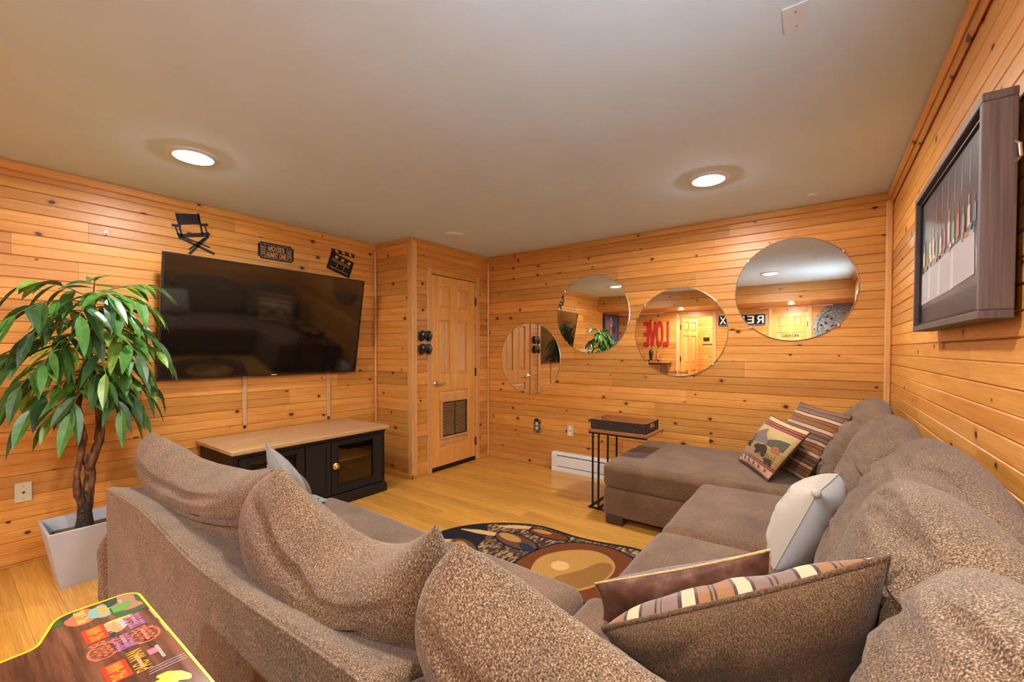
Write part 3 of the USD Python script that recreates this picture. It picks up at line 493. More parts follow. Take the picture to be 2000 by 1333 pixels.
# bear pillow: a woven scene
bp = Pillow([(-.490, 3.52, .478), (-.265, 3.09, .470), (-.050, 3.12, .797), (-.290, 3.55, .822)], .13, pinch=.05, q=.55, amp=.003, seed=32)
uvramp('bear_ground', striped([(2, (120, 62, 42)), (10, (196, 150, 116)), (2, (110, 34, 32)), (1, (170, 110, 84)), (2, (110, 34, 32)), (8, (150, 112, 66)), (14, (160, 122, 70)), (16, (176, 146, 88)), (14, (184, 156, 100)), (2, (110, 34, 32)), (1, (170, 110, 84)), (3, (110, 34, 32)), (1, (170, 110, 84)), (2, (110, 34, 32)), (6, (200, 166, 120))]), 'y', .004, weave=.18, scale=500.)
q = throw('throw_pillow', 'small woven pillow with a bear family and mountains, leaning on the striped pillow', bp, 'bear_ground', 'pillow_brown', 'pillow_brown', .004)
for nm, c in (('bear_dark', (58, 40, 28)), ('mountain_gray', (122, 104, 92)), ('pine_gray', (84, 80, 62)), ('rust_rock', (160, 92, 62)), ('grass_olive', (120, 100, 52)), ('paw_mark', (120, 84, 62))): plain(nm, lin(c), .9)
def ell(x, y, a, b, r=0): return affinity.translate(affinity.rotate(affinity.scale(Point(0, 0).buffer(1, 12), a, b), r), x, y)
def bear(x, y, s, f=1):
    g = unary_union([ell(0, 0, .50, .28), ell(.12, .12, .30, .22), ell(-.55, -.02, .20, .17), ell(-.72, -.08, .12, .08), ell(-.50, .15, .06, .07), Polygon([(-.42, 0), (-.24, 0), (-.26, -.48), (-.44, -.48)]), Polygon([(-.15, 0), (0, 0), (-.05, -.42), (-.2, -.42)]), Polygon([(.2, 0), (.42, 0), (.44, -.46), (.26, -.46)]), Polygon([(.36, .05), (.54, 0), (.58, -.44), (.42, -.44)])])
    return affinity.translate(affinity.scale(g, s*f, s, origin=(0, 0)), x, y)
part(q, 'mountain', bp.decal(Polygon([(-.85, -.05), (-.7, .28), (-.45, .42), (-.2, .55), (-.05, .32), (.15, .22), (.3, .05), (.1, -.02), (-.3, -.06)]), .0012), 'mountain_gray')
part(q, 'mountain', bp.decal(Polygon([(.05, .02), (.3, .22), (.6, .34), (.92, .38), (.92, .0), (.4, -.02)]), .0010), 'pine_gray')
for x, y, s in ((-.62, -.34, .62), (-.50, -.36, .40), (-.7, -.36, .34)): part(q, 'pine_tree', bp.decal(Polygon([(x, y + s), (x - .08*s*2, y), (x + .08*s*2, y)]), .0016), 'pine_gray')
part(q, 'rock', bp.decal(Polygon([(.55, -.05), (.62, .08), (.75, .10), (.85, .0), (.88, -.12), (.6, -.14)]), .0024), 'rust_rock')
part(q, 'grass_tuft', bp.decal(unary_union([Polygon([(.25 + .09*i, -.42), (.30 + .09*i, -.18 - .03*(i % 3)), (.33 + .09*i, -.42)]) for i in range(7)]), .0018), 'grass_olive')
part(q, 'bear', bp.decal(bear(.22, -.20, .50), .0050), 'bear_dark'); part(q, 'bear', bp.decal(bear(.74, -.47, .24), .0050), 'bear_dark'); part(q, 'bear', bp.decal(bear(-.72, -.22, .26), .0050), 'bear_dark')
for k in range(6): part(q, 'paw_motif', bp.decal(unary_union([ell(-.78 + .31*k, -.80, .055, .05), *[ell(-.78 + .31*k + dx, -.70 + dy, .02, .03) for dx, dy in ((-.05, 0), (-.017, .02), (.017, .02), (.05, 0))]]), .0014), 'paw_mark')
# cream pillow standing on the long seat
wp2 = Pillow([(-.075, 2.22, .46), (-.140, 1.86, .458), (-.010, 1.838, .787), (.062, 2.20, .785)], .21, rnd=.08, pinch=.03, q=.40, creases=folds(61, 6, -.8, .8, .006, .2), amp=.007, freq=12, seed=33, asym=.5)
q = throw('throw_pillow', 'cream cotton pillow with faint print propped on the long sofa section', wp2, 'cream_cloth', 'shaded_cream_cloth', 'cream_cloth', .003)  # back cover coloured greyer to carry the cool shade on the cream cloth
part(q, 'corner_knot', trimesh.Trimesh(*[getattr(trimesh.creation.icosphere(2, .016), a) for a in ('vertices', 'faces')]).apply_translation(wp2.c[2]), 'cream_cloth', smooth=True)
plain('faded_print', (.40, .36, .33), .9)
part(q, 'printed_text', wp2.decal(unary_union([sbox(-.7 + .2*i, -.55 + .28*j, -.58 + .2*i, -.52 + .28*j) for i in range(7) for j in range(5) if (i*3 + j*5) % 4]), .0012), 'faded_print')
# leather backed pillow and big striped pillow near the camera
lp = Pillow([(-.08, 1.27, .462), (-.535, 1.21, .462), (-.525, 1.13, .612), (-.09, 1.12, .838)], .12, pinch=.05, q=.5, amp=.007, freq=12, seed=34, asym=.5)
uvramp('floral_weave', striped([(1, (190, 150, 100)), (1, (120, 40, 36)), (1, (206, 176, 120)), (1.5, (140, 52, 42)), (1, (210, 182, 130)), (1, (110, 90, 80))]*2), 'y', .03, weave=.3, scale=160.)
q = throw('throw_pillow', 'brown leather backed pillow with a patterned edge, behind the large striped pillow', lp, 'floral_weave', 'leather', 'floral_weave', .0035)
sp_ = Pillow([(.06, 1.13, .455), (-.40, 1.05, .455), (-.372, .84, .695), (.100, 1.00, .925)], .22, pinch=.05, q=.45, amp=.008, freq=9, seed=35, asym=.5, wr=[(.012, 1.4, 2.2, -1.2, 5)], creases=[(.2, -.2, .1, .7, .02, .012)])
q = throw('throw_pillow', 'large striped pillow with a plain brown back, nearest the camera', sp_, 'stripe_u', 'pillow_brown', 'pillow_brown', .006)
gp = Pillow([(-1.98, 1.06, .46), (-2.36, 1.16, .50), (-2.345, 1.02, .803), (-1.97, .95, .72)], .12, pinch=.10, q=.55, amp=.008, freq=10, seed=36)
throw('throw_pillow', 'plain dark grey pillow propped against the rolled sofa arm', gp, 'gray_cloth', 'gray_cloth', 'gray_cloth', .003)
cp_ = Pillow([(-1.97, 1.07, .458), (-2.26, 1.09, .458), (-2.28, 1.0, .70), (-2.02, .97, .695)], .09, pinch=.06, q=.55, amp=.004, seed=37)
throw('throw_pillow', 'small cream pillow peeping out beside the dark grey pillow', cp_, 'cream_cloth', 'cream_cloth', 'cream_cloth', .003)
th = top('folded_throw', 'scrap of pale green cloth lying on the seat beside the rolled arm', 'blanket', (-2.1, 1.2, .45))
part(th, 'fold', softbox((-2.30, 1.10, .462), (-2.17, 1.26, .476), .007, noise=.003, seed=4), 'teal_cloth', smooth=True); part(th, 'fold', softbox((-2.29, 1.11, .476), (-2.20, 1.24, .488), .006, noise=.003, seed=5), 'teal_cloth', smooth=True)

# ------------------------------------------------------------------ television
TB, TT, TW0, TW1 = np.array([XL + .080, 0, 1.071]), np.array([-3.625, 0, 1.962]), .932, 2.508
upv = (TT - TB)/np.linalg.norm(TT - TB); TH = np.linalg.norm(TT - TB); nv = np.cross([0, 1.0, 0], upv)
FV = Fr((TB[0], 0, TB[2]), (0, 1, 0), upv, nv)
tv = top('television', 'large flat television tilted down from its wall mount', 'television', (XL + .1, 1.72, 1.07))
part(tv, 'housing', cat_(FV.box(TW0, TW1, 0, TH, -.024, -.004, .004), FV.box(TW0 + .3, TW1 - .3, .08, .55, -.05, -.024, .008)), 'black_plastic')
part(tv, 'bezel', FV.ext(frame_poly(TW0, TW1, 0, TH, .012), -.006, .0015), 'bezel')
part(tv, 'screen', FV.box(TW0 + .012, TW1 - .012, .012, TH - .012, -.006, -.0015), 'screen')
part(tv, 'logo', FV.box(1.70, 1.745, .0025, .0085, .0015, .0019), 'white_print'); part(tv, 'sensor', FV.box(1.52, 1.545, -.006, .001, -.008, -.002), 'gray_lens')
part(tv, 'wall_bracket', cat_(FT.box(1.45, 2.0, 1.25, 1.75, .012, .03, .003), *[tube([FT.pt(y, 1.72, .025), FV.pt(y, .52, -.03)], .014, 8) for y in (1.5, 1.95)], *[tube([FT.pt(y, 1.3, .025), FV.pt(y, .2, -.03)], .012, 8) for y in (1.5, 1.95)]), 'black_metal')
W0 = .0115     # the face of the boards
for nm, y0, y1, z0, lab in (('cable_cover', 1.500, 1.533, .650, 'narrow wood coloured cable cover under the middle of the television'), ('cable_cover', 2.238, 2.272, .632, 'narrow wood coloured cable cover under the right half of the television')):
    t = top(nm, lab, 'cable cover', (XL, (y0 + y1)/2, z0)); part(t, 'channel', FT.box(y0, y1, z0 + .012, 1.16, W0, W0 + .014, .004), 'cover_wood' if 'cover_wood' in M else 'pine_z')
    part(t, 'cable_end', FT.box(y0 + .008, y1 - .008, z0 - .012, z0 + .014, W0, W0 + .008), 'dark_gap')

# wall cut-outs above the television
dc = top('wall_sign', 'black metal director chair silhouette above the left end of the television', 'wall decoration', (XL, 1.17, 2.0))
def bar(a, b, w): return LineString([a, b]).buffer(w/2, cap_style=2)


part(dc, 'backrest', FT.ext(Polygon([(1.075, 2.286), (1.080, 2.296), (1.205, 2.322), (1.213, 2.312), (1.222, 2.252), (1.094, 2.215)]), W0, W0 + .004), 'black_paint')
for a, b, w in (((1.072, 2.296), (1.108, 2.128), .012), ((1.209, 2.330), (1.237, 2.172), .012), ((1.255, 2.24), (1.268, 2.185), .009), ((1.066, 2.200), (1.088, 2.13), .009)): part(dc, 'post', FT.ext(bar(a, b, w), W0, W0 + .004), 'black_paint')
part(dc, 'armrest', FT.ext(unary_union([bar((1.046, 2.203), (1.100, 2.208), .018)]), W0, W0 + .005), 'black_paint'); part(dc, 'armrest', FT.ext(bar((1.222, 2.246), (1.272, 2.258), .018), W0, W0 + .005), 'black_paint')
part(dc, 'seat', FT.ext(Polygon([(1.076, 2.142), (1.095, 2.122), (1.270, 2.165), (1.288, 2.182), (1.278, 2.200), (1.1, 2.150), (1.08, 2.155)]), W0, W0 + .004), 'black_paint')
for a, b, w in (((1.085, 2.125), (1.315, 2.040), .017), ((1.275, 2.170), (1.150, 2.010), .017), ((1.115, 2.130), (1.285, 2.085), .010), ((1.250, 2.150), (1.148, 2.042), .011)): part(dc, 'leg', FT.ext(bar(a, b, w), W0, W0 + .004), 'black_paint')
tk = top('wall_sign', 'black movie ticket cut-out above the middle of the television', 'wall decoration', (XL, 1.78, 2.06))
x0, x1, z0, z1 = 1.631, 1.935, 2.068, 2.210; zig = []
n = 12
for i in range(n + 1): zig.append((x0 + (.006 if i % 2 else 0), z0 + .016 + (z1 - z0 - .032)*i/n))
zr = [(x1 - (.006 if i % 2 else 0), z1 - .016 - (z1 - z0 - .032)*i/n) for i in range(n + 1)]
part(tk, 'plate', FT.ext(Polygon(zig + [(x0 + .02, z1 - .014), (x0 + .022, z1), (x1 - .022, z1), (x1 - .02, z1 - .014)] + zr + [(x1 - .02, z0 + .014), (x1 - .022, z0), (x0 + .022, z0), (x0 + .02, z0 + .014)]), W0, W0 + .003), 'black_paint')
ring = lambda a, b, c, d, w, r: sbox(a + r, b + r, c - r, d - r).buffer(r).difference(sbox(a + r, b + r, c - r, d - r).buffer(r - w))
T1 = W0 + .003
part(tk, 'border', FT.ext(unary_union([ring(x0 + .024, z0 + .013, x1 - .024, z1 - .013, .003, .015), sbox(x0 + .057, z0 + .015, x0 + .060, z1 - .015), sbox(x1 - .060, z0 + .015, x1 - .057, z1 - .015), sbox(x0 + .068, (z0 + z1)/2 - .0015, x1 - .068, (z0 + z1)/2 + .0015)]), T1, T1 + .0008), 'wood_print')
part(tk, 'lettering', FT.text('MOVIES', .036, (x0 + x1)/2, 2.147, T1, .0008, True, .135), 'wood_print'); part(tk, 'lettering', FT.text('ADMIT ONE', .036, (x0 + x1)/2, 2.092, T1, .0008, True, .168), 'wood_print')
for s in (-1, 1): part(tk, 'star', FT.ext(Polygon([((x0 + x1)/2 + s*.082 + r*math.cos(a), 2.163 + r*math.sin(a)) for i in range(10) for r, a in [((.006 if i % 2 == 0 else .0025), math.pi/2 + i*math.pi/5)]]), T1, T1 + .0008), 'wood_print')
for xx, rot in ((x0 + .041, 1), (x1 - .041, -1)):
    m = meshkit.text_mesh('12121', .018, .0008, True); b = m.bounds; m.apply_translation((-(b[0][0] + b[1][0])/2, -(b[0][1] + b[1][1])/2, 0)); m.apply_transform(trimesh.transformations.rotation_matrix(rot*math.pi/2, (0, 0, 1))); m.apply_translation((xx, (z0 + z1)/2, T1)); part(tk, 'number', FT.map(m), 'wood_print')
cb = top('wall_sign', 'black film clapperboard cut-out above the right end of the television', 'wall decoration', (XL, 2.40, 2.0))
def qd(p, u, v): a, b, c, d = [np.array(i) for i in p]; return tuple((1 - u)*(1 - v)*a + u*(1 - v)*b + u*v*c + (1 - u)*v*d)
arm_q = [(2.302, 2.238), (2.545, 2.222), (2.549, 2.258), (2.300, 2.276)]; bod = [(2.252, 2.082), (2.482, 2.014), (2.535, 2.168), (2.303, 2.240)]
part(cb, 'clapstick', FT.ext(Polygon(arm_q), W0, W0 + .003), 'black_paint'); part(cb, 'board', FT.ext(Polygon(bod).buffer(.006), W0, W0 + .003), 'black_paint')
part(cb, 'hinge_plate', FT.ext(Polygon([(2.296, 2.205), (2.335, 2.20), (2.335, 2.262), (2.298, 2.276)]), W0, W0 + .0031), 'black_paint')
for u in (.18, .48, .78): part(cb, 'stripe', FT.ext(Polygon([qd(arm_q, u, .2), qd(arm_q, u + .12, .2), qd(arm_q, u + .06, .85), qd(arm_q, u - .06, .85)]), T1, T1 + .0008), 'wood_print')
for u in (.22, .50, .80): part(cb, 'stripe', FT.ext(Polygon([qd(bod, u - .05, .76), qd(bod, u + .08, .76), qd(bod, u + .10, .92), qd(bod, u - .03, .92)]), T1, T1 + .0008), 'wood_print')
for v in (.57, .66): part(cb, 'line', FT.ext(bar(qd(bod, .08, v), qd(bod, .9, v), .0045), T1, T1 + .0008), 'wood_print')
part(cb, 'line', FT.ext(bar(qd(bod, .08, .16), qd(bod, .92, .16), .0045), T1, T1 + .0008), 'wood_print')
for u in (.36, .66): part(cb, 'line', FT.ext(bar(qd(bod, u, .22), qd(bod, u + .02, .52), .0045), T1, T1 + .0008), 'wood_print')
part(cb, 'line', FT.ext(bar(qd(bod, .2, .05), qd(bod, .2, .13), .004), T1, T1 + .0008), 'wood_print')
hk = top('wall_hook', 'small clear adhesive hook on the plank wall left of the director chair', 'hook', (XL, .691, 2.05)); part(hk, 'pad', FT.box(.681, .701, 2.052, 2.082, W0, W0 + .003, .001), 'white_print'); part(hk, 'hook', tube([FT.pt(.691, 2.066, W0 + .003), FT.pt(.691, 2.055, W0 + .012), FT.pt(.691, 2.052, W0 + .020), FT.pt(.691, 2.060, W0 + .024)], .003, 8), 'clip')
# wall plates
pt = top('wall_plate', 'ivory cable outlet plate on the wall left of the potted tree', 'wall plate', (XL, .309, .373)); part(pt, 'plate', FT.box(.274, .344, .375, .492, W0, W0 + .006, .003), 'ivory_plastic')
part(pt, 'socket', cyl(FT.pt(.309, .433, W0 + .004), FT.pt(.309, .433, W0 + .011), .0055, 12), 'dark_metal')
for z in (.395, .472): part(pt, 'screw', cyl(FT.pt(.309, z, W0 + .004), FT.pt(.309, z, W0 + .0068), .003, 10), 'nickel')
o1 = top('wall_outlet', 'power outlet with a dark camouflage cover plate, left of the white outlet', 'outlet', (-2.562, YM, .36))
part(o1, 'plate', FM.ext(sbox(-2.597, .375, -2.527, .50).buffer(.012).difference(Point(-2.53, .515).buffer(.012)), W0, W0 + .006), 'camo'); part(o1, 'moose_top', FM.ext(ell(-2.566, .505, .030, .018).difference(sbox(-2.60, .47, -2.53, .492)), W0 + .006, W0 + .008), 'dark_metal')
for z in (.415, .465): part(o1, 'socket', FM.box(-2.580, -2.548, z - .018, z + .018, W0 + .006, W0 + .009, .003), 'ivory_plastic')
o2 = top('wall_outlet', 'white power outlet between the camouflage outlet and the side table', 'outlet', (-2.146, YM, .37))
part(o2, 'plate', FM.box(-2.182, -2.110, .374, .490, W0, W0 + .006, .003), 'ivory_plastic'); part(o2, 'screw', cyl(FM.pt(-2.146, .432, W0 + .004), FM.pt(-2.146, .432, W0 + .0075), .004, 10), 'dark_metal')
for z in (.408, .456): part(o2, 'socket', FM.box(-2.162, -2.130, z - .017, z + .017, W0 + .006, W0 + .0085, .003), 'white_print')
# heater
he = top('baseboard_heater', 'white electric baseboard heater below the outlets', 'heater', (-1.6, YM - .05, 0))
h0, h1 = -2.340, -1.20
def hsec(pts, a, b):
    m = trimesh.creation.extrude_polygon(Polygon(pts), b - a, engine='earcut'); v = m.vertices.copy(); m.vertices = np.c_[a + v[:, 2], YM - .011 - v[:, 0], v[:, 1]]; m.invert(); return m
part(he, 'back_plate', FM.box(h0, h1, .012, .190, .0112, .016), 'white_metal'); part(he, 'top_cover', hsec([(.0, .180), (.0, .195), (.045, .195), (.062, .182), (.062, .168), (.056, .168), (.052, .180)], h0, h1), 'white_metal')
part(he, 'front_panel', hsec([(.056, .052), (.062, .054), (.062, .148), (.050, .158), (.048, .155), (.056, .146)], h0 + .06, h1), 'white_metal'); part(he, 'lower_panel', hsec([(.05, .0), (.062, .0), (.062, .040), (.05, .046)], h0 + .012, h1), 'white_metal')
part(he, 'end_cap', cat_(hsec([(.0, .0), (.061, .0), (.061, .178), (.045, .193), (.0, .193)], h0, h0 + .062), *[FM.box(h0 + .006 + .0075*i, h0 + .009 + .0075*i, .05, .165, .0715, .0735) for i in range(7)]), 'white_metal'); part(he, 'fins', FM.box(h0 + .06, h1, .02, .17, .017, .05), 'dark_gap')

# ------------------------------------------------------------------ media console
FCN = Fr((-3.225, 0, 0), (0, 1, 0), (0, 0, 1), (1, 0, 0)); CZT = .600
c = top('media_console', 'black media console with a light wood top and glass doors, under the television', 'media console', (-3.54, 1.82, 0))
tp = []
for i, (dx, z) in enumerate(((-.008, CZT - .034), (0, CZT - .026), (0, CZT - .006), (-.006, CZT))):
    tp.append([(XL + .02, 1.175 - dx, z), (-3.196 + dx, 1.175 - dx, z), (-3.196 + dx, 2.462 + dx, z), (XL + .02, 2.462 + dx, z)])
part(c, 'worktop', trimesh.convex.convex_hull(np.array(tp).reshape(-1, 3)), 'console_top')
part(c, 'carcass', cat_(box((XL + .03, 1.200, .085), (-3.232, 1.222, CZT - .034)), box((XL + .03, 2.405, .085), (-3.232, 2.427, CZT - .034)), box((XL + .03, 1.222, .085), (-3.245, 2.405, .11)), box((XL + .03, 1.222, .11), (XL + .045, 2.405, CZT - .034)),
     *[box((XL + .045, y - .009, .11), (-3.245, y + .009, CZT - .034)) for y in (1.69, 1.905)], box((XL + .045, 1.222, CZT - .05), (-3.232, 2.405, CZT - .034))), 'black_paint')
part(c, 'plinth', cat_(box((XL + .03, 1.180, 0), (-3.205, 2.447, .072), .006), box((XL + .03, 1.186, .066), (-3.211, 2.441, .088), .008)), 'black_paint')
part(c, 'frieze', FCN.box(1.196, 2.431, CZT - .062, CZT - .034, -.02, .008, .003), 'black_paint')
md = part(c, 'rope_moulding', cat_(*[FCN.map(box((1.200 + .0142*i, CZT - .054, .006), (1.209 + .0142*i, CZT - .038, .015), .003)) for i in range(87)]), 'black_paint')
for y in (1.200, 2.402): part(c, 'pilaster', cat_(FCN.box(y, y + .025, .088, CZT - .062, -.02, .006, .003), *[FCN.box(y + .004 + .007*k, y + .007 + .007*k, .11, CZT - .08, .006, .0085) for k in range(3)]), 'black_paint')
def cdoor(y0, y1, ya, yb, knob_y, cut=False):
    z0_, z1_ = .098, CZT - .066
    fr_ = sbox(y0, z0_, y1, z1_).difference(sbox(ya, .165, yb, .497))
    d = part(c, 'door', FCN.ext(fr_, -.014, .006), 'black_paint'); part(d, 'bead', FCN.ext(sbox(ya - .008, .157, yb + .008, .505).difference(sbox(ya, .165, yb, .497)), .006, .011), 'black_paint'); part(d, 'top_rail_edge', FCN.box(y0 + .004, y1 - .004, z1_ - .012, z1_ - .002, .006, .012, .003), 'black_paint')
    part(d, 'glass', FCN.box(ya - .004, yb + .004, .161, .501, -.006, -.003), 'pane')
    part(d, 'knob', lathe([(0, 0), (.027, 0), (.027, .004), (.020, .008), (.010, .011), (.010, .018), (.016, .024), (.017, .031), (.012, .037), (0, .039)], FCN.pt(knob_y, .330, .006), (1, 0, 0), 24), 'brass', smooth=40, label='round brass knob')
cdoor(1.909, 2.398, 1.972, 2.305, 1.945); cdoor(1.228, 1.686, 1.295, 1.622, 1.262)
part(c, 'centre_panel', FCN.ext(frame_poly(1.694, 1.901, .098, CZT - .066, .035), -.014, .006), 'black_paint'); part(c, 'centre_field', FCN.box(1.70, 1.895, .105, CZT - .075, -.014, -.002), 'black_paint'); part(c, 'drawer_edge', FCN.box(1.698, 1.897, CZT - .080, CZT - .068, .006, .012, .003), 'black_paint')
for a, b in ((1.92, 2.40), (1.235, 1.68)): part(c, 'shelf', box((XL + .05, a, .335), (-3.30, b, .352)), 'console_top')
vh = top('black_vase', 'dark rounded device with a pale front behind the left console door', 'device', (-3.32, 1.56, .352))
part(vh, 'body', softbox((-3.42, 1.47, .352), (-3.32, 1.61, .455), .045), 'black_plastic', smooth=True); part(vh, 'face', softbox((-3.324, 1.52, .378), (-3.314, 1.575, .43), .005), 'cream_cloth', smooth=True)

# ------------------------------------------------------------------ potted tree
pb = np.array([-3.40, .505, 0]); pot = top('potted_tree', 'artificial mango tree with two twisted trunks in a square grey planter', 'potted tree', tuple(pb))
def sq(hw, z): return [(pb[0] - hw, pb[1] - hw, z), (pb[0] + hw, pb[1] - hw, z), (pb[0] + hw, pb[1] + hw, z), (pb[0] - hw, pb[1] + hw, z)]
rings = [sq(.118, 0), sq(.168, .318), sq(.166, .321), sq(.158, .321), sq(.154, .30), sq(.146, .235)]; V, Fc = [], []
for r in rings: V += r
for i in range(len(rings) - 1):
    for j in range(4): n = (j + 1) % 4; Fc += [[4*i + j, 4*i + n, 4*i + 4 + n], [4*i + j, 4*i + 4 + n, 4*i + 4 + j]]
Fc += [[0, 2, 1], [0, 3, 2]]; part(pot, 'planter', trimesh.Trimesh(np.array(V, float), Fc, process=False), 'pot_gray')
s = softbox((pb[0] - .128, pb[1] - .128, .20), (pb[0] + .128, pb[1] + .128, .262), .02, noise=.012, seed=41, step=.03); part(pot, 'moss', s, 'soil', smooth=True)
def spline(P, n=40):
    from scipy.interpolate import CubicSpline
    P = np.array(P, float); return CubicSpline(np.linspace(0, 1, len(P)), P)(np.linspace(0, 1, n))
def limb(P, r, seed, n=60, k=12):
    c_ = spline(P, n); m = tube(c_, np.interp(np.linspace(0, 1, n), np.linspace(0, 1, len(r)), r), k); nn = m.vertex_normals
    m.vertices = m.vertices + nn*((meshkit.fbm(m.vertices*[60, 60, 14], 3, seed) - .5)*.018)[:, None]; return m, c_
tx = -3.40
m, _ = limb([(tx, .495, .235), (tx, .500, .33), (tx + .003, .505, .42), (tx, .508, .47)], [.037, .033, .031, .024], 51); part(pot, 'trunk', m, 'bark', smooth=True)
m, ca = limb([(tx, .497, .40), (tx + .02, .477, .46), (tx + .01, .470, .55), (tx, .480, .64), (tx, .497, .74), (tx, .498, .82), (tx, .482, .92), (tx, .484, 1.0), (tx, .50, 1.12), (tx + .01, .515, 1.25)], [.022, .019, .017, .016, .016, .016, .016, .015, .013, .010], 52, 90); part(pot, 'trunk', m, 'trunk', smooth=True, label='thinner of the two twisted trunks')
m, cb_ = limb([(tx, .512, .40), (tx, .520, .48), (tx - .01, .527, .58), (tx, .530, .64), (tx, .560, .73), (tx, .572, .83), (tx, .570, .93), (tx, .556, 1.05), (tx, .535, 1.20), (tx, .530, 1.36), (tx, .545, 1.5), (tx, .55, 1.60)], [.026, .025, .023, .022, .021, .021, .020, .020, .018, .015, .011, .008], 53, 100); part(pot, 'trunk', m, 'trunk', smooth=True, label='thicker of the two twisted trunks')
part(pot, 'trunk_stub', limb([(tx, .527, .60), (tx - .005, .512, .66), (tx - .01, .508, .685)], [.020, .018, .015], 54, 12)[0], 'trunk', smooth=True)
def leaf(p, d, nrm, L, W, droop, seed):
    d = np.array(d, float); d /= np.linalg.norm(d); nrm = np.array(nrm, float); nrm -= d*(nrm@d); nrm /= np.linalg.norm(nrm) + 1e-9; sd = np.cross(d, nrm); K_ = 7; V, Fc = [], []
    tw = (seed % 7 - 3)*.05
    for i in range(K_):
        t = i/(K_ - 1); w = W/2*(math.sin(math.pi*min(1, t**.82))**.9 + .02) if i < K_ - 1 else .0004
        cpt = np.array(p) + d*L*t*(1 - .15*droop*t) + np.array([0, 0, -1])*droop*L*.55*t*t
        s_ = sd*math.cos(tw*t) + nrm*math.sin(tw*t); lift = nrm*w*.32
        V += [cpt - s_*w + lift, cpt, cpt + s_*w + lift]
    for i in range(K_ - 1):
        a = 3*i; Fc += [[a, a + 3, a + 4], [a, a + 4, a + 1], [a + 1, a + 4, a + 5], [a + 1, a + 5, a + 2]]
    return trimesh.Trimesh(np.array(V), Fc, process=False)
lr = random.Random(23)
def branch(p0, az, elev, L, sag, nl, lmin=.125, lmax=.215):
    dh = np.array([math.cos(az), math.sin(az), 0]); pts = []
    for t in np.linspace(0, 1, 14): pts.append(np.array(p0) + dh*L*t*math.cos(elev)*(1 - .12*t) + np.array([0, 0, L*(t*math.sin(elev) - sag*t*t)]))
    pts = np.array(pts); pts[:, 0] = np.maximum(pts[:, 0], XL + .05); part(pot, 'branch', tube(pts, np.linspace(.0042, .0015, 14), 5), 'twig', smooth=True)
    T = np.gradient(pts, axis=0)
    for i in range(nl):
        t = .22 + .78*(i + .5)/nl; k = t*13; a = int(min(12, k)); f = k - a; p = pts[a]*(1 - f) + pts[a + 1]*f; tg = T[a]/np.linalg.norm(T[a]); side = np.cross(tg, [0, 0, 1.0]); side /= np.linalg.norm(side) + 1e-9
        sgn = 1 if i % 2 else -1; d = tg*lr.uniform(.35, .8) + side*sgn*lr.uniform(.5, 1.0) + np.array([0, 0, lr.uniform(-.75, .12)])
        if len([1 for k_ in _n if k_ == (pot, 'leaf')]) and _n[(pot, 'leaf')] >= 298: return
        if i >= nl - 2: d = tg + side*sgn*.25 + np.array([0, 0, -.35])
        nrm = np.array([lr.uniform(-.3, .5), lr.uniform(-.4, .4), 1.0]); Lf = lr.uniform(lmin, lmax); dn = d/np.linalg.norm(d); tip = p + dn*Lf
        if tip[0] < XL + .03: d = d + np.array([1.2, 0, 0])
        part(pot, 'leaf', leaf(p, d, nrm, Lf, Lf*lr.uniform(.25, .33), lr.uniform(.3, .95), i), f'leaf_{lr.choices((0, 1, 2, 3), (38, 34, 13, 15))[0]}')
def tp_(z): k = int(np.argmin(abs(cb_[:, 2] - z))); return cb_[k]
D = math.radians
BR = [(1.60, 86, 35, .40, .38, 10), (1.59, 60, 20, .34, .50, 9), (1.57, -95, 40, .40, .50, 10), (1.55, -70, 15, .42, .55, 10), (1.56, 10, 40, .30, .6, 8), (1.58, -20, 10, .33, .55, 9), (1.50, 100, 5, .36, .55, 8), (1.48, 140, 10, .24, .5, 6), (1.50, -140, 20, .28, .5, 6),
      (1.42, 75, 0, .40, .55, 10), (1.42, 35, 0, .36, .6, 9), (1.40, -40, 5, .38, .6, 9), (1.38, -85, 5, .42, .58, 11), (1.34, 5, -5, .34, .6, 9), (1.30, -60, 0, .40, .65, 10), (1.28, 88, -5, .36, .62, 9), (1.26, 55, -10, .34, .6, 9), (1.24, -110, 0, .38, .6, 9), (1.20, 20, -10, .30, .7, 8), (1.18, -25, -5, .30, .7, 8), (1.16, -80, -10, .32, .6, 8), (1.12, 80, -15, .26, .6, 6), (1.58, -5, 55, .2, .3, 6), (1.05, 60, -15, .2, .5, 4), (1.08, -75, -10, .24, .6, 6), (1.46, -5, 15, .26, .6, 8), (1.36, 50, 10, .28, .6, 8), (1.32, -45, 10, .30, .6, 8), (1.22, 0, 10, .22, .6, 7), (1.52, 40, 20, .26, .5, 7), (1.14, 45, 0, .24, .6, 6), (1.44, -65, 15, .34, .55, 8)]
for z, az, el, L, sg, nl in BR: branch(tp_(z), D(az), D(el), L, sg, nl)

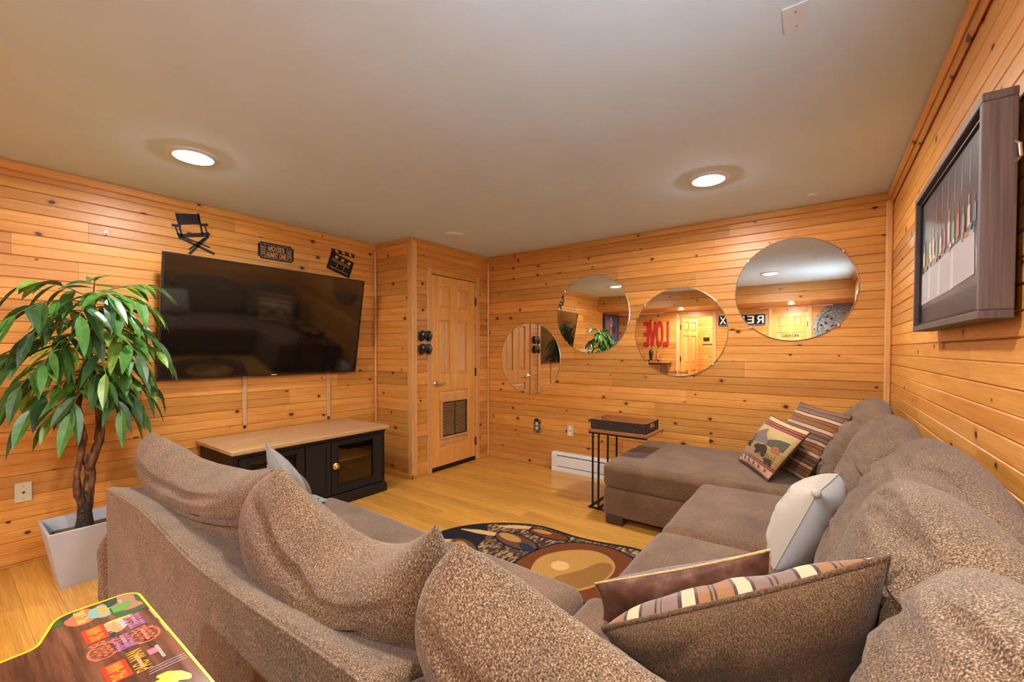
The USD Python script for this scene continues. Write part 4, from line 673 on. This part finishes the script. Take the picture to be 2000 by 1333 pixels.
# ------------------------------------------------------------------ side table and tray
st = top('side_table', 'slim C shaped side table with wood top and black legs, over the chaise end', 'side table', (-1.3, 3.36, 0))
part(st, 'tabletop', box((-1.545, 3.172, .620), (-1.052, 3.572, .646), .003), 'table_top'); part(st, 'top_frame', cat_(*[box(a, b) for a, b in (((-1.54, 3.175, .608), (-1.06, 3.187, .620)), ((-1.54, 3.557, .608), (-1.06, 3.569, .620)), ((-1.54, 3.175, .608), (-1.528, 3.569, .620)))]), 'black_metal')
for x, y_ in ((-1.503, 3.155), (-1.445, 3.140), (-1.545, 3.552), (-1.462, 3.552)): part(st, 'leg', box((x - .006, y_ + .02 - .006, .010), (x + .006, y_ + .02 + .006, .612)), 'black_metal')
part(st, 'foot_bar', cat_(box((-1.53, 3.155, 0), (-1.02, 3.172, .012)), box((-1.53, 3.555, 0), (-1.02, 3.572, .012)), box((-1.53, 3.155, 0), (-1.515, 3.572, .012)), box((-1.455, 3.155, 0), (-1.44, 3.572, .012))), 'black_metal')
ty = top('serving_tray', 'rectangular wooden tray with bark clad sides on the side table', 'tray', (-1.29, 3.33, .646)); a, b, cc, dd, zb, zt = -1.522, -1.072, 3.182, 3.480, .646, .727
part(ty, 'tray_floor', box((a, cc, zb), (b, dd, zb + .010)), 'table_top')
FY0, FY1 = Fr((0, cc, 0), (1, 0, 0), (0, 0, 1), (0, -1, 0)), Fr((0, dd, 0), (1, 0, 0), (0, 0, 1), (0, -1, 0)); FX1, FX0 = Fr((b, 0, 0), (0, 1, 0), (0, 0, 1), (1, 0, 0)), Fr((a, 0, 0), (0, 1, 0), (0, 0, 1), (1, 0, 0))
slot = sbox(3.28, .690, 3.385, .712).buffer(.006)
for fr_, p_, s in ((FY0, sbox(a, zb, b, zt), -1), (FY1, sbox(a, zb, b, zt), 1), (FX1, sbox(cc, zb, dd, zt).difference(slot), -1), (FX0, sbox(cc, zb, dd, zt).difference(slot), 1)):
    w = part(ty, 'tray_side', fr_.ext(p_, -.012 if s < 0 else 0, 0 if s < 0 else .012), 'table_top')
    q = fr_.ext(p_.buffer(-.001), 0 if s < 0 else -.004, .004 if s < 0 else 0); part(w, 'bark', q, 'bark', label='dark rough bark cladding')

# ------------------------------------------------------------------ rug in the shape of a paw
rg = top('area_rug', 'paw shaped rug in brown, cream and dark blue on the floor between the sofas', 'rug', (-1.6, 2.1, 0))
def smooth_poly(P, n=120):
    from scipy.interpolate import CubicSpline
    P = np.array(P + [P[0]], float); return Polygon(CubicSpline(np.linspace(0, 1, len(P)), P, bc_type='periodic')(np.linspace(0, 1, n, endpoint=False)))
outl = smooth_poly([(-2.16, 2.10), (-2.10, 2.26), (-1.98, 2.41), (-1.82, 2.53), (-1.62, 2.605), (-1.42, 2.60), (-1.27, 2.605), (-1.12, 2.635), (-.95, 2.67), (-.80, 2.62), (-.70, 2.46), (-.70, 2.25), (-.78, 2.0), (-.98, 1.72), (-1.25, 1.52), (-1.55, 1.50), (-1.85, 1.58), (-2.08, 1.75), (-2.18, 1.93)])
FF = Fr((0, 0, 0), (1, 0, 0), (0, 1, 0), (0, 0, 1))
speck('rug_fur', [(.36, (.030, .016, .011)), (.50, (.085, .042, .02)), (.57, (.30, .19, .09)), (.7, (.45, .31, .17))], 60., rough=1., bump=.003, stretch=(1, .3, 1), detail=3.)
for nm, c in (('rug_dark', (26, 26, 34)), ('rug_brown', (108, 56, 22)), ('rug_purple', (96, 62, 48)), ('rug_cream', (176, 128, 62)), ('rug_tan', (140, 96, 44)), ('rug_pale', (206, 164, 106)), ('rug_blue', (34, 44, 64))): speck(nm, [(.3, tuple(v*.75 for v in lin(c))), (.7, tuple(min(1, v*1.2) for v in lin(c)))], 180., rough=1., bump=.002)
part(rg, 'border', FF.ext(outl, .0005, .008), 'rug_dark'); part(rg, 'fur', FF.ext(outl.buffer(-.028), .008, .0088), 'rug_fur')
part(rg, 'dark_patch', FF.ext(outl.buffer(-.028).intersection(affinity.translate(affinity.rotate(affinity.scale(Point(0, 0).buffer(1), .16, .30), 35), -2.02, 2.20)), .0088, .0093), 'rug_dark')
def pad(x, y, a, b, r, inner, mats, ix=0, iy=0):
    p_ = affinity.translate(affinity.rotate(affinity.scale(Point(0, 0).buffer(1, 24), a, b), r), x, y); part(rg, 'pad_outline', FF.ext(p_.buffer(.014), .0090, .0096), 'rug_dark'); part(rg, 'paw_pad', FF.ext(p_, .0096, .0103), mats[0])
    i_ = affinity.translate(affinity.rotate(affinity.scale(Point(0, 0).buffer(1, 24), a*inner, b*inner), r), x + ix, y + iy); part(rg, 'pad_highlight', FF.ext(i_, .0103, .0108), mats[1])
pad(-1.645, 2.290, .175, .078, -8, .55, ('rug_purple', 'rug_cream'), -.06, .02); pad(-1.515, 2.505, .145, .052, 5, .5, ('rug_brown', 'rug_cream'), -.06, .012); pad(-1.86, 2.00, .15, .085, -30, .5, ('rug_purple', 'rug_cream'), -.03, .02); pad(-1.86, 1.74, .13, .085, -50, .5, ('rug_brown', 'rug_cream'))
part(rg, 'pad_shade', FF.ext(affinity.translate(affinity.rotate(affinity.scale(Point(0, 0).buffer(1, 24), .07, .035), -20), -1.53, 2.255), .0103, .0108), 'rug_blue')
mp = smooth_poly([(-1.47, 2.17), (-1.40, 2.40), (-1.26, 2.525), (-1.10, 2.565), (-.95, 2.53), (-.84, 2.40), (-.84, 2.20), (-.93, 1.98), (-1.10, 1.80), (-1.32, 1.78), (-1.45, 1.95)]); part(rg, 'pad_outline', FF.ext(mp.buffer(.016), .0090, .0096), 'rug_dark'); part(rg, 'paw_pad', FF.ext(mp, .0096, .0103), 'rug_brown')
ip = smooth_poly([(-1.39, 2.16), (-1.34, 2.32), (-1.25, 2.42), (-1.13, 2.47), (-1.02, 2.43), (-.96, 2.33), (-.955, 2.18), (-1.02, 2.02), (-1.15, 1.93), (-1.30, 1.96)]); part(rg, 'pad_highlight', FF.ext(ip, .0103, .0108), 'rug_cream'); part(rg, 'pad_shade', FF.ext(smooth_poly([(-1.12, 2.20), (-1.07, 2.34), (-.99, 2.36), (-.968, 2.20), (-1.03, 2.04), (-1.13, 1.98), (-1.20, 2.05)]), .0108, .0111), 'rug_tan'); part(rg, 'pad_highlight', FF.ext(affinity.translate(affinity.scale(Point(0, 0).buffer(1, 24), .055, .055), -1.24, 2.18), .0108, .0112), 'rug_pale')
for P in ([(-2.06, 2.215), (-1.95, 2.275), (-1.83, 2.305), (-1.815, 2.270), (-1.92, 2.235)], [(-1.885, 2.41), (-1.78, 2.50), (-1.69, 2.535), (-1.685, 2.50), (-1.78, 2.445)], [(-2.10, 1.98), (-2.0, 2.05), (-1.98, 2.0)]): part(rg, 'claw', FF.ext(Polygon(P).buffer(.008), .0093, .0100), 'rug_pale')

# ------------------------------------------------------------------ mirrors
ML = [('round frameless mirror lowest on the wall, next to the closet door', -2.668, 1.192), ('round frameless mirror with white lettering, second from the closet door', -1.905, 1.652), ('round frameless mirror with black lettering, between the second and the largest looking one', -1.045, 1.452), ('round frameless mirror highest on the wall, nearest the corner', -.190, 1.765)]
MR = .404
for lab, x, z in ML:
    t = top('wall_mirror', lab, 'mirror', (x, YM, z - MR), group=None)
    part(t, 'glass', lathe([(0, W0 + .0065), (MR - .007, W0 + .0065)], (x, YM, z), (0, -1, 0), 96), 'mirror_glass')
    part(t, 'bevel', lathe([(MR - .007, W0 + .0065), (MR, W0 + .0035), (MR, W0 + .0005), (0, W0 + .0005)], (x, YM, z), (0, -1, 0), 96), 'mirror_edge')
    for a in (40, 140, 225, 315): ca_, sa_ = math.cos(D(a)), math.sin(D(a)); part(t, 'clip', box((x + ca_*MR - .008, YM - W0 - .012, z + sa_*MR - .010), (x + ca_*MR + .008, YM - W0 - .0001, z + sa_*MR + .010), .003), 'clip')
ZD = W0 + .00655
for (x, z, txt, w, m_, lab) in ((-1.965, 1.275, 'Outdoors', .135, 'white_print', 'white Outdoors lettering along the bottom of the second mirror'), (-1.050, 1.078, 'Home Sweet', .175, 'black_print', 'black Home Sweet lettering along the bottom of the third mirror'), (-.205, 1.395, 'Cabin Life', .115, 'black_print', 'black Cabin Life lettering along the bottom of the highest mirror')):
    t = top('mirror_decal', lab, 'lettering', (x, YM, z)); part(t, 'lettering', FM.text(txt, .024, x, z, ZD, .0002, True, w), m_)

# ------------------------------------------------------------------ framed picture on the right wall (plain still life stand-in)
py0, py1, pz0, pz1 = 1.556, 2.505, 1.372, 1.935; FP = Fr((XR - .087, 0, 0), (0, -1, 0), (0, 0, 1), (-1, 0, 0))
pf = top('framed_picture', 'deep grey wood framed dark picture of a white clothed table, on the right wall', 'picture', (XR, 2.03, pz0))
wf = .022
for a in ((-py1, -py0, pz0, pz0 + wf), (-py1, -py0, pz1 - wf, pz1), (-py1, -py1 + wf, pz0 + wf, pz1 - wf), (-py0 - wf, -py0, pz0 + wf, pz1 - wf)): part(pf, 'frame_rail', FP.box(a[0], a[1], a[2], a[3], -.062, .0, .002), 'grey_wood')
part(pf, 'rabbet', FP.ext(frame_poly(-py1 + wf, -py0 - wf, pz0 + wf, pz1 - wf, .012), -.03, -.014), 'black_paint')
speck('picture_ground', [(.3, lin((62, 60, 66))), (.7, lin((112, 112, 116)))], 1.6, rough=.3, detail=2.)
part(pf, 'canvas', FP.box(-py1 + .02, -py0 - .02, pz0 + .02, pz1 - .02, -.04, -.022), 'picture_ground')
pc = lambda u, v: (-py1 + .034 + u*(py1 - py0 - .068), pz0 + .034 + v*(pz1 - pz0 - .068)); zc = -.0218
plain('cloth_gray', lin((176, 166, 164)), .6); plain('cloth_light', lin((196, 188, 184)), .6); plain('pic_floor', lin((50, 46, 54)), .5)
part(pf, 'painted_floor', FP.ext(Polygon([pc(0, 0), pc(1, 0), pc(1, .14), pc(0, .12)]), zc, zc + .0004), 'pic_floor')
part(pf, 'painted_cloth', FP.ext(Polygon([pc(0, .155), pc(.5, .17), pc(.87, .20), pc(.865, .465), pc(.4, .43), pc(0, .41)]), zc + .0004, zc + .0008), 'cloth_gray')
for u in (.15, .34, .56): part(pf, 'painted_fold', FP.ext(Polygon([pc(u, .17), pc(u + .05, .18), pc(u + .045, .43), pc(u + .01, .43)]), zc + .0008, zc + .0011), 'cloth_light')
pcol = [(178, 62, 34), (214, 122, 40), (196, 170, 150), (92, 52, 44), (228, 206, 160), (120, 130, 84), (86, 92, 112), (160, 84, 70)]
for i, c in enumerate(pcol): plain(f'dab_{i}', lin(c), .6)
pr = random.Random(5)
for i in range(46):
    u = pr.uniform(.02, .86); v = .42 + u*.05 + pr.uniform(-.01, .05); part(pf, 'painted_dab', FP.ext(ell(*pc(u, v), pr.uniform(.006, .013), pr.uniform(.006, .013)), zc + .0012 + i*1e-5, zc + .0014 + i*1e-5), f'dab_{pr.randrange(8)}')
for i in range(13):
    u = .05 + i*.068; x_, y_ = pc(u, .46 + u*.05); hgt = pr.uniform(.05, .12); k = pr.randrange(8)
    part(pf, 'painted_bottle', FP.ext(unary_union([sbox(x_ - .010, y_, x_ + .010, y_ + hgt*.6).buffer(.004), sbox(x_ - .004, y_, x_ + .004, y_ + hgt)]), zc + .0009, zc + .0011), f'dab_{k}')
plain('pic_streak', lin((150, 150, 152)), .5)
for i in range(7): u = .30 + .1*i; part(pf, 'painted_streak', FP.ext(Polygon([pc(u, .72 + .01*i), pc(u + .006, .72), pc(u + .012, .95), pc(u + .009, .95)]), zc + .0004, zc + .0007), 'pic_streak')
part(pf, 'hanger', tube([(XR - .03, py0 - .001, 1.80), (XR - .026, py0 - .012, 1.79), (XR - .024, py0 - .013, 1.76), (XR - .03, py0 - .001, 1.75)], .0035, 8), 'nickel')
part(pf, 'spacer', cat_(FRW.box(-py1 + .1, -py1 + .13, 1.86, 1.9, .011, .026), FRW.box(-py0 - .13, -py0 - .1, 1.86, 1.9, .011, .026), FRW.box(-py1 + .1, -py1 + .13, 1.40, 1.43, .011, .026), FRW.box(-py0 - .13, -py0 - .1, 1.40, 1.43, .011, .026)), 'black_metal')

# ------------------------------------------------------------------ game controllers on the closet wall
for zc_, lab in ((1.438, 'black game controller on a wall holder beside the closet door, the upper one'), (1.305, 'black game controller on a wall holder beside the closet door, the lower one')):
    y_ = 2.945; t = top('game_controller', lab, 'game controller', (XC + .05, y_, zc_ - .05), group='game controllers beside the closet door'); Q = Fr((XC + .05, y_, zc_), (0, 1, 0), (0, .10, .995), (1, 0, 0))
    sh = unary_union([sbox(-.05, -.018, .05, .028).buffer(.012), ell(-.062, -.022, .022, .046, 14), ell(.062, -.022, .022, .046, -14), ell(-.045, .022, .026, .018), ell(.045, .022, .026, .018)])
    def lay(p, f, z): return Q.ext(affinity.scale(p, f, f), z, z + .007)
    part(t, 'shell', cat_(lay(sh, .86, -.018), lay(sh, .97, -.011), lay(sh, 1.0, -.004), lay(sh, .95, .003), lay(sh, .84, .010)), 'black_plastic')
    for s in (-1, 1): part(t, 'thumb_stick', lathe([(.006, .012), (.006, .024), (.012, .026), (.012, .030), (0, .031)], Q.pt(s*.026, -.016), Q.n, 16), 'black_plastic', smooth=30)
    for k in range(4): part(t, 'button', cyl(Q.pt(.05 + .012*math.cos(k*math.pi/2), .010 + .012*math.sin(k*math.pi/2), .015), Q.pt(.05 + .012*math.cos(k*math.pi/2), .010 + .012*math.sin(k*math.pi/2), .0205), .0042, 10), 'gray_lens')
    part(t, 'direction_pad', cat_(Q.box(-.062, -.038, .006, .014, .015, .020), Q.box(-.054, -.046, -.002, .022, .015, .020)), 'gray_lens')
    for s in (-1, 1): part(t, 'trigger', Q.map(softbox((s*.045 - .016, .030, -.014), (s*.045 + .016, .046, .006), .006)), 'black_plastic', smooth=True)
    h_ = top('controller_holder', lab.replace('black game controller on a wall holder', 'black wall holder carrying a game controller'), 'wall holder', (XC + .012, y_, zc_ - .04), group='controller holders beside the closet door')
    part(h_, 'back_plate', FCF.box(y_ - .055, y_ + .035, zc_ - .035, zc_ + .030, W0, W0 + .005, .002), 'black_plastic'); part(h_, 'arm', FCF.box(y_ - .02, y_ + .02, zc_ - .028, zc_ - .02, W0 + .005, .058), 'black_plastic'); part(h_, 'lip', FCF.box(y_ - .02, y_ + .02, zc_ - .028, zc_ + .0, .030, .033), 'black_plastic')

# ------------------------------------------------------------------ arcade table
AZ = .742; arc = top('arcade_table', 'glass topped arcade table with yellow edging and printed game titles', 'arcade table', (-.75, -.1, 0))
def rc(pts, r): return Polygon(pts).buffer(-r).buffer(r).buffer(r).buffer(-r)
yc0 = -.10
half = [(-1.262, .268), (-1.262, .140), (-1.162, .104), (-1.150, yc0)]
op = Polygon([(-.30, .268)] + half + [(-1.150, yc0), (-1.162, 2*yc0 - .104), (-1.262, 2*yc0 - .140), (-1.262, 2*yc0 - .268), (-.30, 2*yc0 - .268)]).buffer(-.035).buffer(.035).buffer(.02).buffer(-.02)
speck('arcade_print', [(.35, lin((62, 36, 26))), (.5, lin((92, 56, 40))), (.65, lin((118, 76, 56)))], 9., rough=.12, stretch=(.35, 5, 1), detail=4.)
part(arc, 'tabletop', FF.ext(op.buffer(-.004), AZ - .028, AZ), 'arcade_print'); plain('yellow_edge', lin((226, 190, 30)), .35); part(arc, 'edge_moulding', FF.ext(op.difference(op.buffer(-.004)), AZ - .027, AZ + .0012), 'yellow_edge')
part(arc, 'cabinet', box((-1.06, -.40, .06), (-.36, .20, AZ - .028), .01), 'black_paint'); part(arc, 'base_plinth', box((-1.08, -.42, 0), (-.34, .22, .06), .01), 'black_paint'); part(arc, 'control_panel', box((-1.145, -.30, .56), (-1.06, .10, .66), .012), 'black_paint')
for nm, c in (('ar_red', (170, 50, 30)), ('ar_yel', (196, 160, 62)), ('ar_gold', (200, 136, 44)), ('ar_pur', (96, 76, 124)), ('ar_pink', (180, 100, 116)), ('ar_coral', (182, 92, 66)), ('ar_teal', (110, 150, 140)), ('ar_gray', (150, 136, 122)), ('ar_leaf', (40, 78, 44)), ('ar_leaf2', (84, 132, 60)), ('ar_moss', (36, 50, 46)), ('ar_rose', (150, 104, 80)), ('ar_lime', (176, 180, 84)), ('ar_white', (160, 150, 150)), ('ar_sun', (214, 186, 50))): plain(nm, lin(c), .15)
def ray_z(px, py, z):   # where a spot of the print lies on the table top
    d = cam_dir((px - 1000)/F_PX, -(py - CY)/F_PX); k = (z - CZ)/d[2]; return d[0]*k, d[1]*k
FA = Fr((0, 0, AZ), (-1, 0, 0), (0, -1, 0), (0, 0, 1))    # print read from the sofa side
A = lambda x, y: (-x, -y)
_lv = [0]
def lvl(lv): _lv[0] += 1; z = AZ + .0001 + lv*.00016 + _lv[0]*2e-6; return z, z + .00008
def blob(pts, m_, lv=1, nm='printed_shape'): part(arc, nm, FF.ext(Polygon(pts).buffer(.004).intersection(op.buffer(-.006)), *lvl(lv)), m_)
def title(x, y, txt, h, w, m_, lv=3, rot=0):
    m = meshkit.text_mesh(txt, h, .0002, True); b = m.bounds; m.apply_scale((w/(b[1][0] - b[0][0]), 1, 1)); b = m.bounds; m.apply_translation((-(b[0][0] + b[1][0])/2, -(b[0][1] + b[1][1])/2, 0)); m.apply_transform(trimesh.transformations.rotation_matrix(D(rot), (0, 0, 1))); m.apply_translation((-x, -y, lvl(lv)[0] - AZ)); part(arc, 'game_title', FA.map(m), m_)
def capsule(x, y, w, h, m_, r=.004, lv=2, nm='title_panel'): part(arc, nm, FF.ext(sbox(x - w/2 + r, y - h/2 + r, x + w/2 - r, y + h/2 - r).buffer(r), *lvl(lv)), m_)
def caption(x, y, w): capsule(x, y, w, .005, 'ar_gray', .001, 2, 'caption_line')
GM = {'red1': (158, 1207), 'mix2': (201, 1194), 'pur3': (263, 1213), 'red4': (186, 1240), 'ova5': (222, 1225), 'cor6': (283, 1239), 'pur7': (242, 1255), 'cor8': (201, 1271), 'pac9': (271, 1291), 'red10': (228, 1313)}
gp_ = {k: ray_z(*v, AZ) for k, v in GM.items()}
for k, (x, y) in gp_.items():
    if k == 'red1': part(arc, 'title_panel', FF.ext(ell(x, y, .036, .024), *lvl(1)), 'ar_coral'); title(x, y, 'PAC-LAND', .016, .058, 'ar_lime')
    elif k == 'mix2': part(arc, 'title_panel', FF.ext(unary_union([ell(x + .012*math.cos(i), y + .010*math.sin(i), .020, .014) for i in range(6)]), *lvl(1)), 'ar_teal'); title(x, y, 'PACMANIA', .016, .046, 'ar_yel')
    elif k in ('pur3', 'pur7'): title(x, y, 'DIG DUG', .026, .060, 'ar_pur', 2); title(x - .001, y - .001, 'DIG DUG', .022, .054, 'ar_pink', 3); (k == 'pur3') and capsule(x - .03, y - .018, .012, .040, 'ar_lime')
    elif k in ('red4', 'red10'): capsule(x, y, .062, .032, 'ar_red'); title(x, y, 'PAC-MAN', .019, .052, 'ar_gold')
    elif k == 'ova5': part(arc, 'title_panel', FF.ext(ell(x, y, .028, .020), *lvl(1)), 'ar_white'); title(x, y, 'MAPPY', .018, .044, 'ar_gold'); part(arc, 'printed_shape', FF.ext(ell(x + .026, y - .010, .012, .008), *lvl(1)), 'ar_moss')
    elif k in ('cor6', 'cor8'): title(x, y, 'Galaga', .028, .066, 'ar_coral', 3, 6); part(arc, 'title_swash', FF.ext(ell(x + .004, y, .030, .022).difference(ell(x + .004, y, .026, .018)), *lvl(1)), 'ar_coral')
    else: title(x, y, 'PAC-MAN', .020, .078, 'ar_gold'); capsule(x - .010, y + .024, .020, .018, 'ar_pink')
    caption(x - .0, y + .030, .05)
blob([ray_z(*p, AZ) for p in ((215, 1168), (250, 1164), (278, 1164), (286, 1178), (262, 1190), (235, 1192), (222, 1182))], 'ar_rose'); blob([ray_z(*p, AZ) for p in ((200, 1172), (222, 1166), (224, 1180), (214, 1186))], 'ar_moss', 2); blob([ray_z(*p, AZ) for p in ((222, 1188), (248, 1176), (252, 1180), (240, 1192), (226, 1196))], 'ar_leaf2', 3, 'printed_leaf'); blob([ray_z(*p, AZ) for p in ((218, 1190), (236, 1198), (262, 1190), (284, 1180), (288, 1184), (262, 1196), (240, 1204), (222, 1198))], 'ar_leaf', 2, 'printed_leaf'); blob([ray_z(*p, AZ) for p in ((266, 1162), (280, 1166), (284, 1174), (270, 1172))], 'ar_leaf', 3, 'printed_leaf')
blob([ray_z(*p, AZ) for p in ((102, 1216), (128, 1202), (150, 1196), (124, 1214), (104, 1226))], 'ar_moss', 1, 'printed_leaf'); blob([ray_z(*p, AZ) for p in ((100, 1222), (116, 1216), (118, 1222), (102, 1228))], 'ar_leaf', 2, 'printed_leaf')
blob([ray_z(*p, AZ) for p in ((311, 1322), (325, 1316), (350, 1314), (368, 1320), (369, 1325), (352, 1326), (340, 1334), (318, 1345), (300, 1338), (322, 1325))], 'ar_sun', 2, 'yellow_swoosh')
for k in range(3): part(arc, 'printed_line', FF.ext(LineString([ray_z(x, 1270 + .0024*(376 - x)**1.85*.35 + 5*k + (376 - x)*.42, AZ) for x in range(376, 282, -12)]).buffer(.0008).intersection(op.buffer(-.006)), *lvl(1)), 'ar_white')  # thin whitish lines curving over the tabletop

# ------------------------------------------------------------------ what the mirrors show of the room behind the camera
rs = top('wall_sign', 'metal RELAX letter sign in a dark box, seen in the mirrors', 'sign', (-1.295, YR, 1.77))
part(rs, 'box', FRR.box(.875, 1.715, 1.772, 1.990, W0, .05, .004), 'galvanized'); part(rs, 'face', FRR.box(.888, 1.702, 1.785, 1.977, .05, .0505), 'black_metal')
for i, ch in enumerate('RELAX'): part(rs, 'letter', FRR.text(ch, .140, .965 + i*.163, 1.812, .0505, .012, True, .115), 'white_metal')
lv = top('wall_sign', 'red LOVE letter sign on the rear wall, seen in the third mirror', 'sign', (-2.94, YR, 1.37)); plain('sign_red', (.50, .012, .012), .4)
part(lv, 'lettering', FRR.text('LOVE', .5, 2.95, 1.40, W0 + .002, .03, True, .52), 'sign_red')
cl = top('wall_clock', 'large round grey metal wall disc on the rear wall, seen in the highest mirror', 'wall decoration', (.28, YR, 1.28)); 
part(cl, 'disc', lathe([(0, .0), (.40, .0), (.42, .018), (.40, .030), (.36, .034), (.345, .020), (0, .020)], (.28, YR + W0, 1.70), (0, 1, 0), 64), 'clock_gray', smooth=30)
for i in range(34): a, r = pr.uniform(0, 6.28), pr.uniform(.05, .31); part(cl, 'cut_out', FRR.ext(affinity.translate(affinity.rotate(Polygon([(-.028, -.008), (.01, -.016), (.03, .006), (-.006, .02)]), pr.uniform(0, 180)), -.28 + r*math.cos(a), 1.70 + r*math.sin(a)), W0 + .020, W0 + .022), 'black_metal')
FPo = Fr((XL, 0, 0), (0, 1, 0), (0, 0, 1), (1, 0, 0)); po = top('wall_art', 'deep framed slate blue poster behind the camera, seen in the second mirror', 'picture', (XL, -1.06, 1.25)); plain('poster_blue', lin((82, 88, 118)), .5)
part(po, 'frame', FPo.ext(frame_poly(-1.46, -.66, 1.22, 2.07, .02), W0, .05), 'black_paint'); part(po, 'print', FPo.box(-1.44, -.68, 1.24, 2.05, W0, .044), 'poster_blue')
for (a, b, c_, d_, m_) in ((-.86, 1.84, .07, .10, 'ar_coral'), (-1.02, 1.66, .06, .12, 'ar_pink'), (-1.02, 1.50, .08, .10, 'ar_white'), (-1.2, 1.75, .08, .10, 'ar_moss'), (-.90, 1.62, .05, .10, 'ar_leaf2')): part(po, 'printed_shape', FPo.ext(ell(a, b, c_, d_), .044, .0445), m_)
part(po, 'printed_ring', FPo.ext(ell(-1.03, 1.90, .06, .10).difference(ell(-1.03, 1.90, .04, .07)), .0445, .045), 'white_print')
cab = top('cabinet', 'low wooden cabinet with dark end by the rear wall, seen in the third mirror', 'cabinet', (-2.92, -1.27, 0)); part(cab, 'body', box((-3.20, YR + .02, 0), (-2.72, -1.08, 1.01), .005), 'grey_wood'); part(cab, 'cabinet_top', box((-3.24, YR + .015, 1.01), (-2.62, -1.04, 1.035), .004), 'table_top'); part(cab, 'door', box((-3.18, -1.08, .06), (-2.97, -1.068, .98), .004), 'black_paint'); part(cab, 'door', box((-2.95, -1.08, .06), (-2.74, -1.068, .98), .004), 'table_top')
sh_ = top('display_stand', 'thin dark stand on the rear cabinet carrying two figurines', 'stand', (-2.94, -1.25, 1.035)); part(sh_, 'plate', box((-3.10, -1.32, 1.062), (-2.78, -1.2, 1.072)), 'black_metal'); part(sh_, 'leg', box((-3.05, -1.28, 1.035), (-3.03, -1.24, 1.062)), 'black_metal'); part(sh_, 'leg', box((-2.85, -1.28, 1.035), (-2.83, -1.24, 1.062)), 'black_metal')
v1 = top('figurine', 'dark tapering vase on the stand in front of the red sign', 'vase', (-3.0, -1.26, 1.072)); part(v1, 'body', lathe([(0, 0), (.025, 0), (.032, .05), (.045, .13), (.04, .19), (.018, .215), (.022, .23), (0, .23)], (-3.0, -1.26, 1.072), (0, 0, 1), 20), 'dark_metal', smooth=40)
v2 = top('figurine', 'pale pink figurine on the stand in front of the red sign', 'figurine', (-2.86, -1.26, 1.072)); part(v2, 'body', lathe([(0, 0), (.035, 0), (.04, .05), (.025, .10), (.03, .13), (.015, .155), (.024, .175), (.02, .2), (0, .21)], (-2.86, -1.26, 1.072), (0, 0, 1), 20), 'ar_coral', smooth=40)
hs = top('wall_sign', 'dark arrow shaped hook rail on the hall wall beyond the open rear door', 'wall decoration', (-2.0, hy, 1.5)); part(hs, 'rail', hall.box(1.75, 2.25, 1.42, 1.432, W0, W0 + .012), 'black_metal'); part(hs, 'badge', hall.box(2.12, 2.25, 1.50, 1.58, W0, W0 + .012), 'black_metal'); part(hs, 'badge', hall.box(1.72, 1.78, 1.50, 1.58, W0, W0 + .012), 'black_metal')
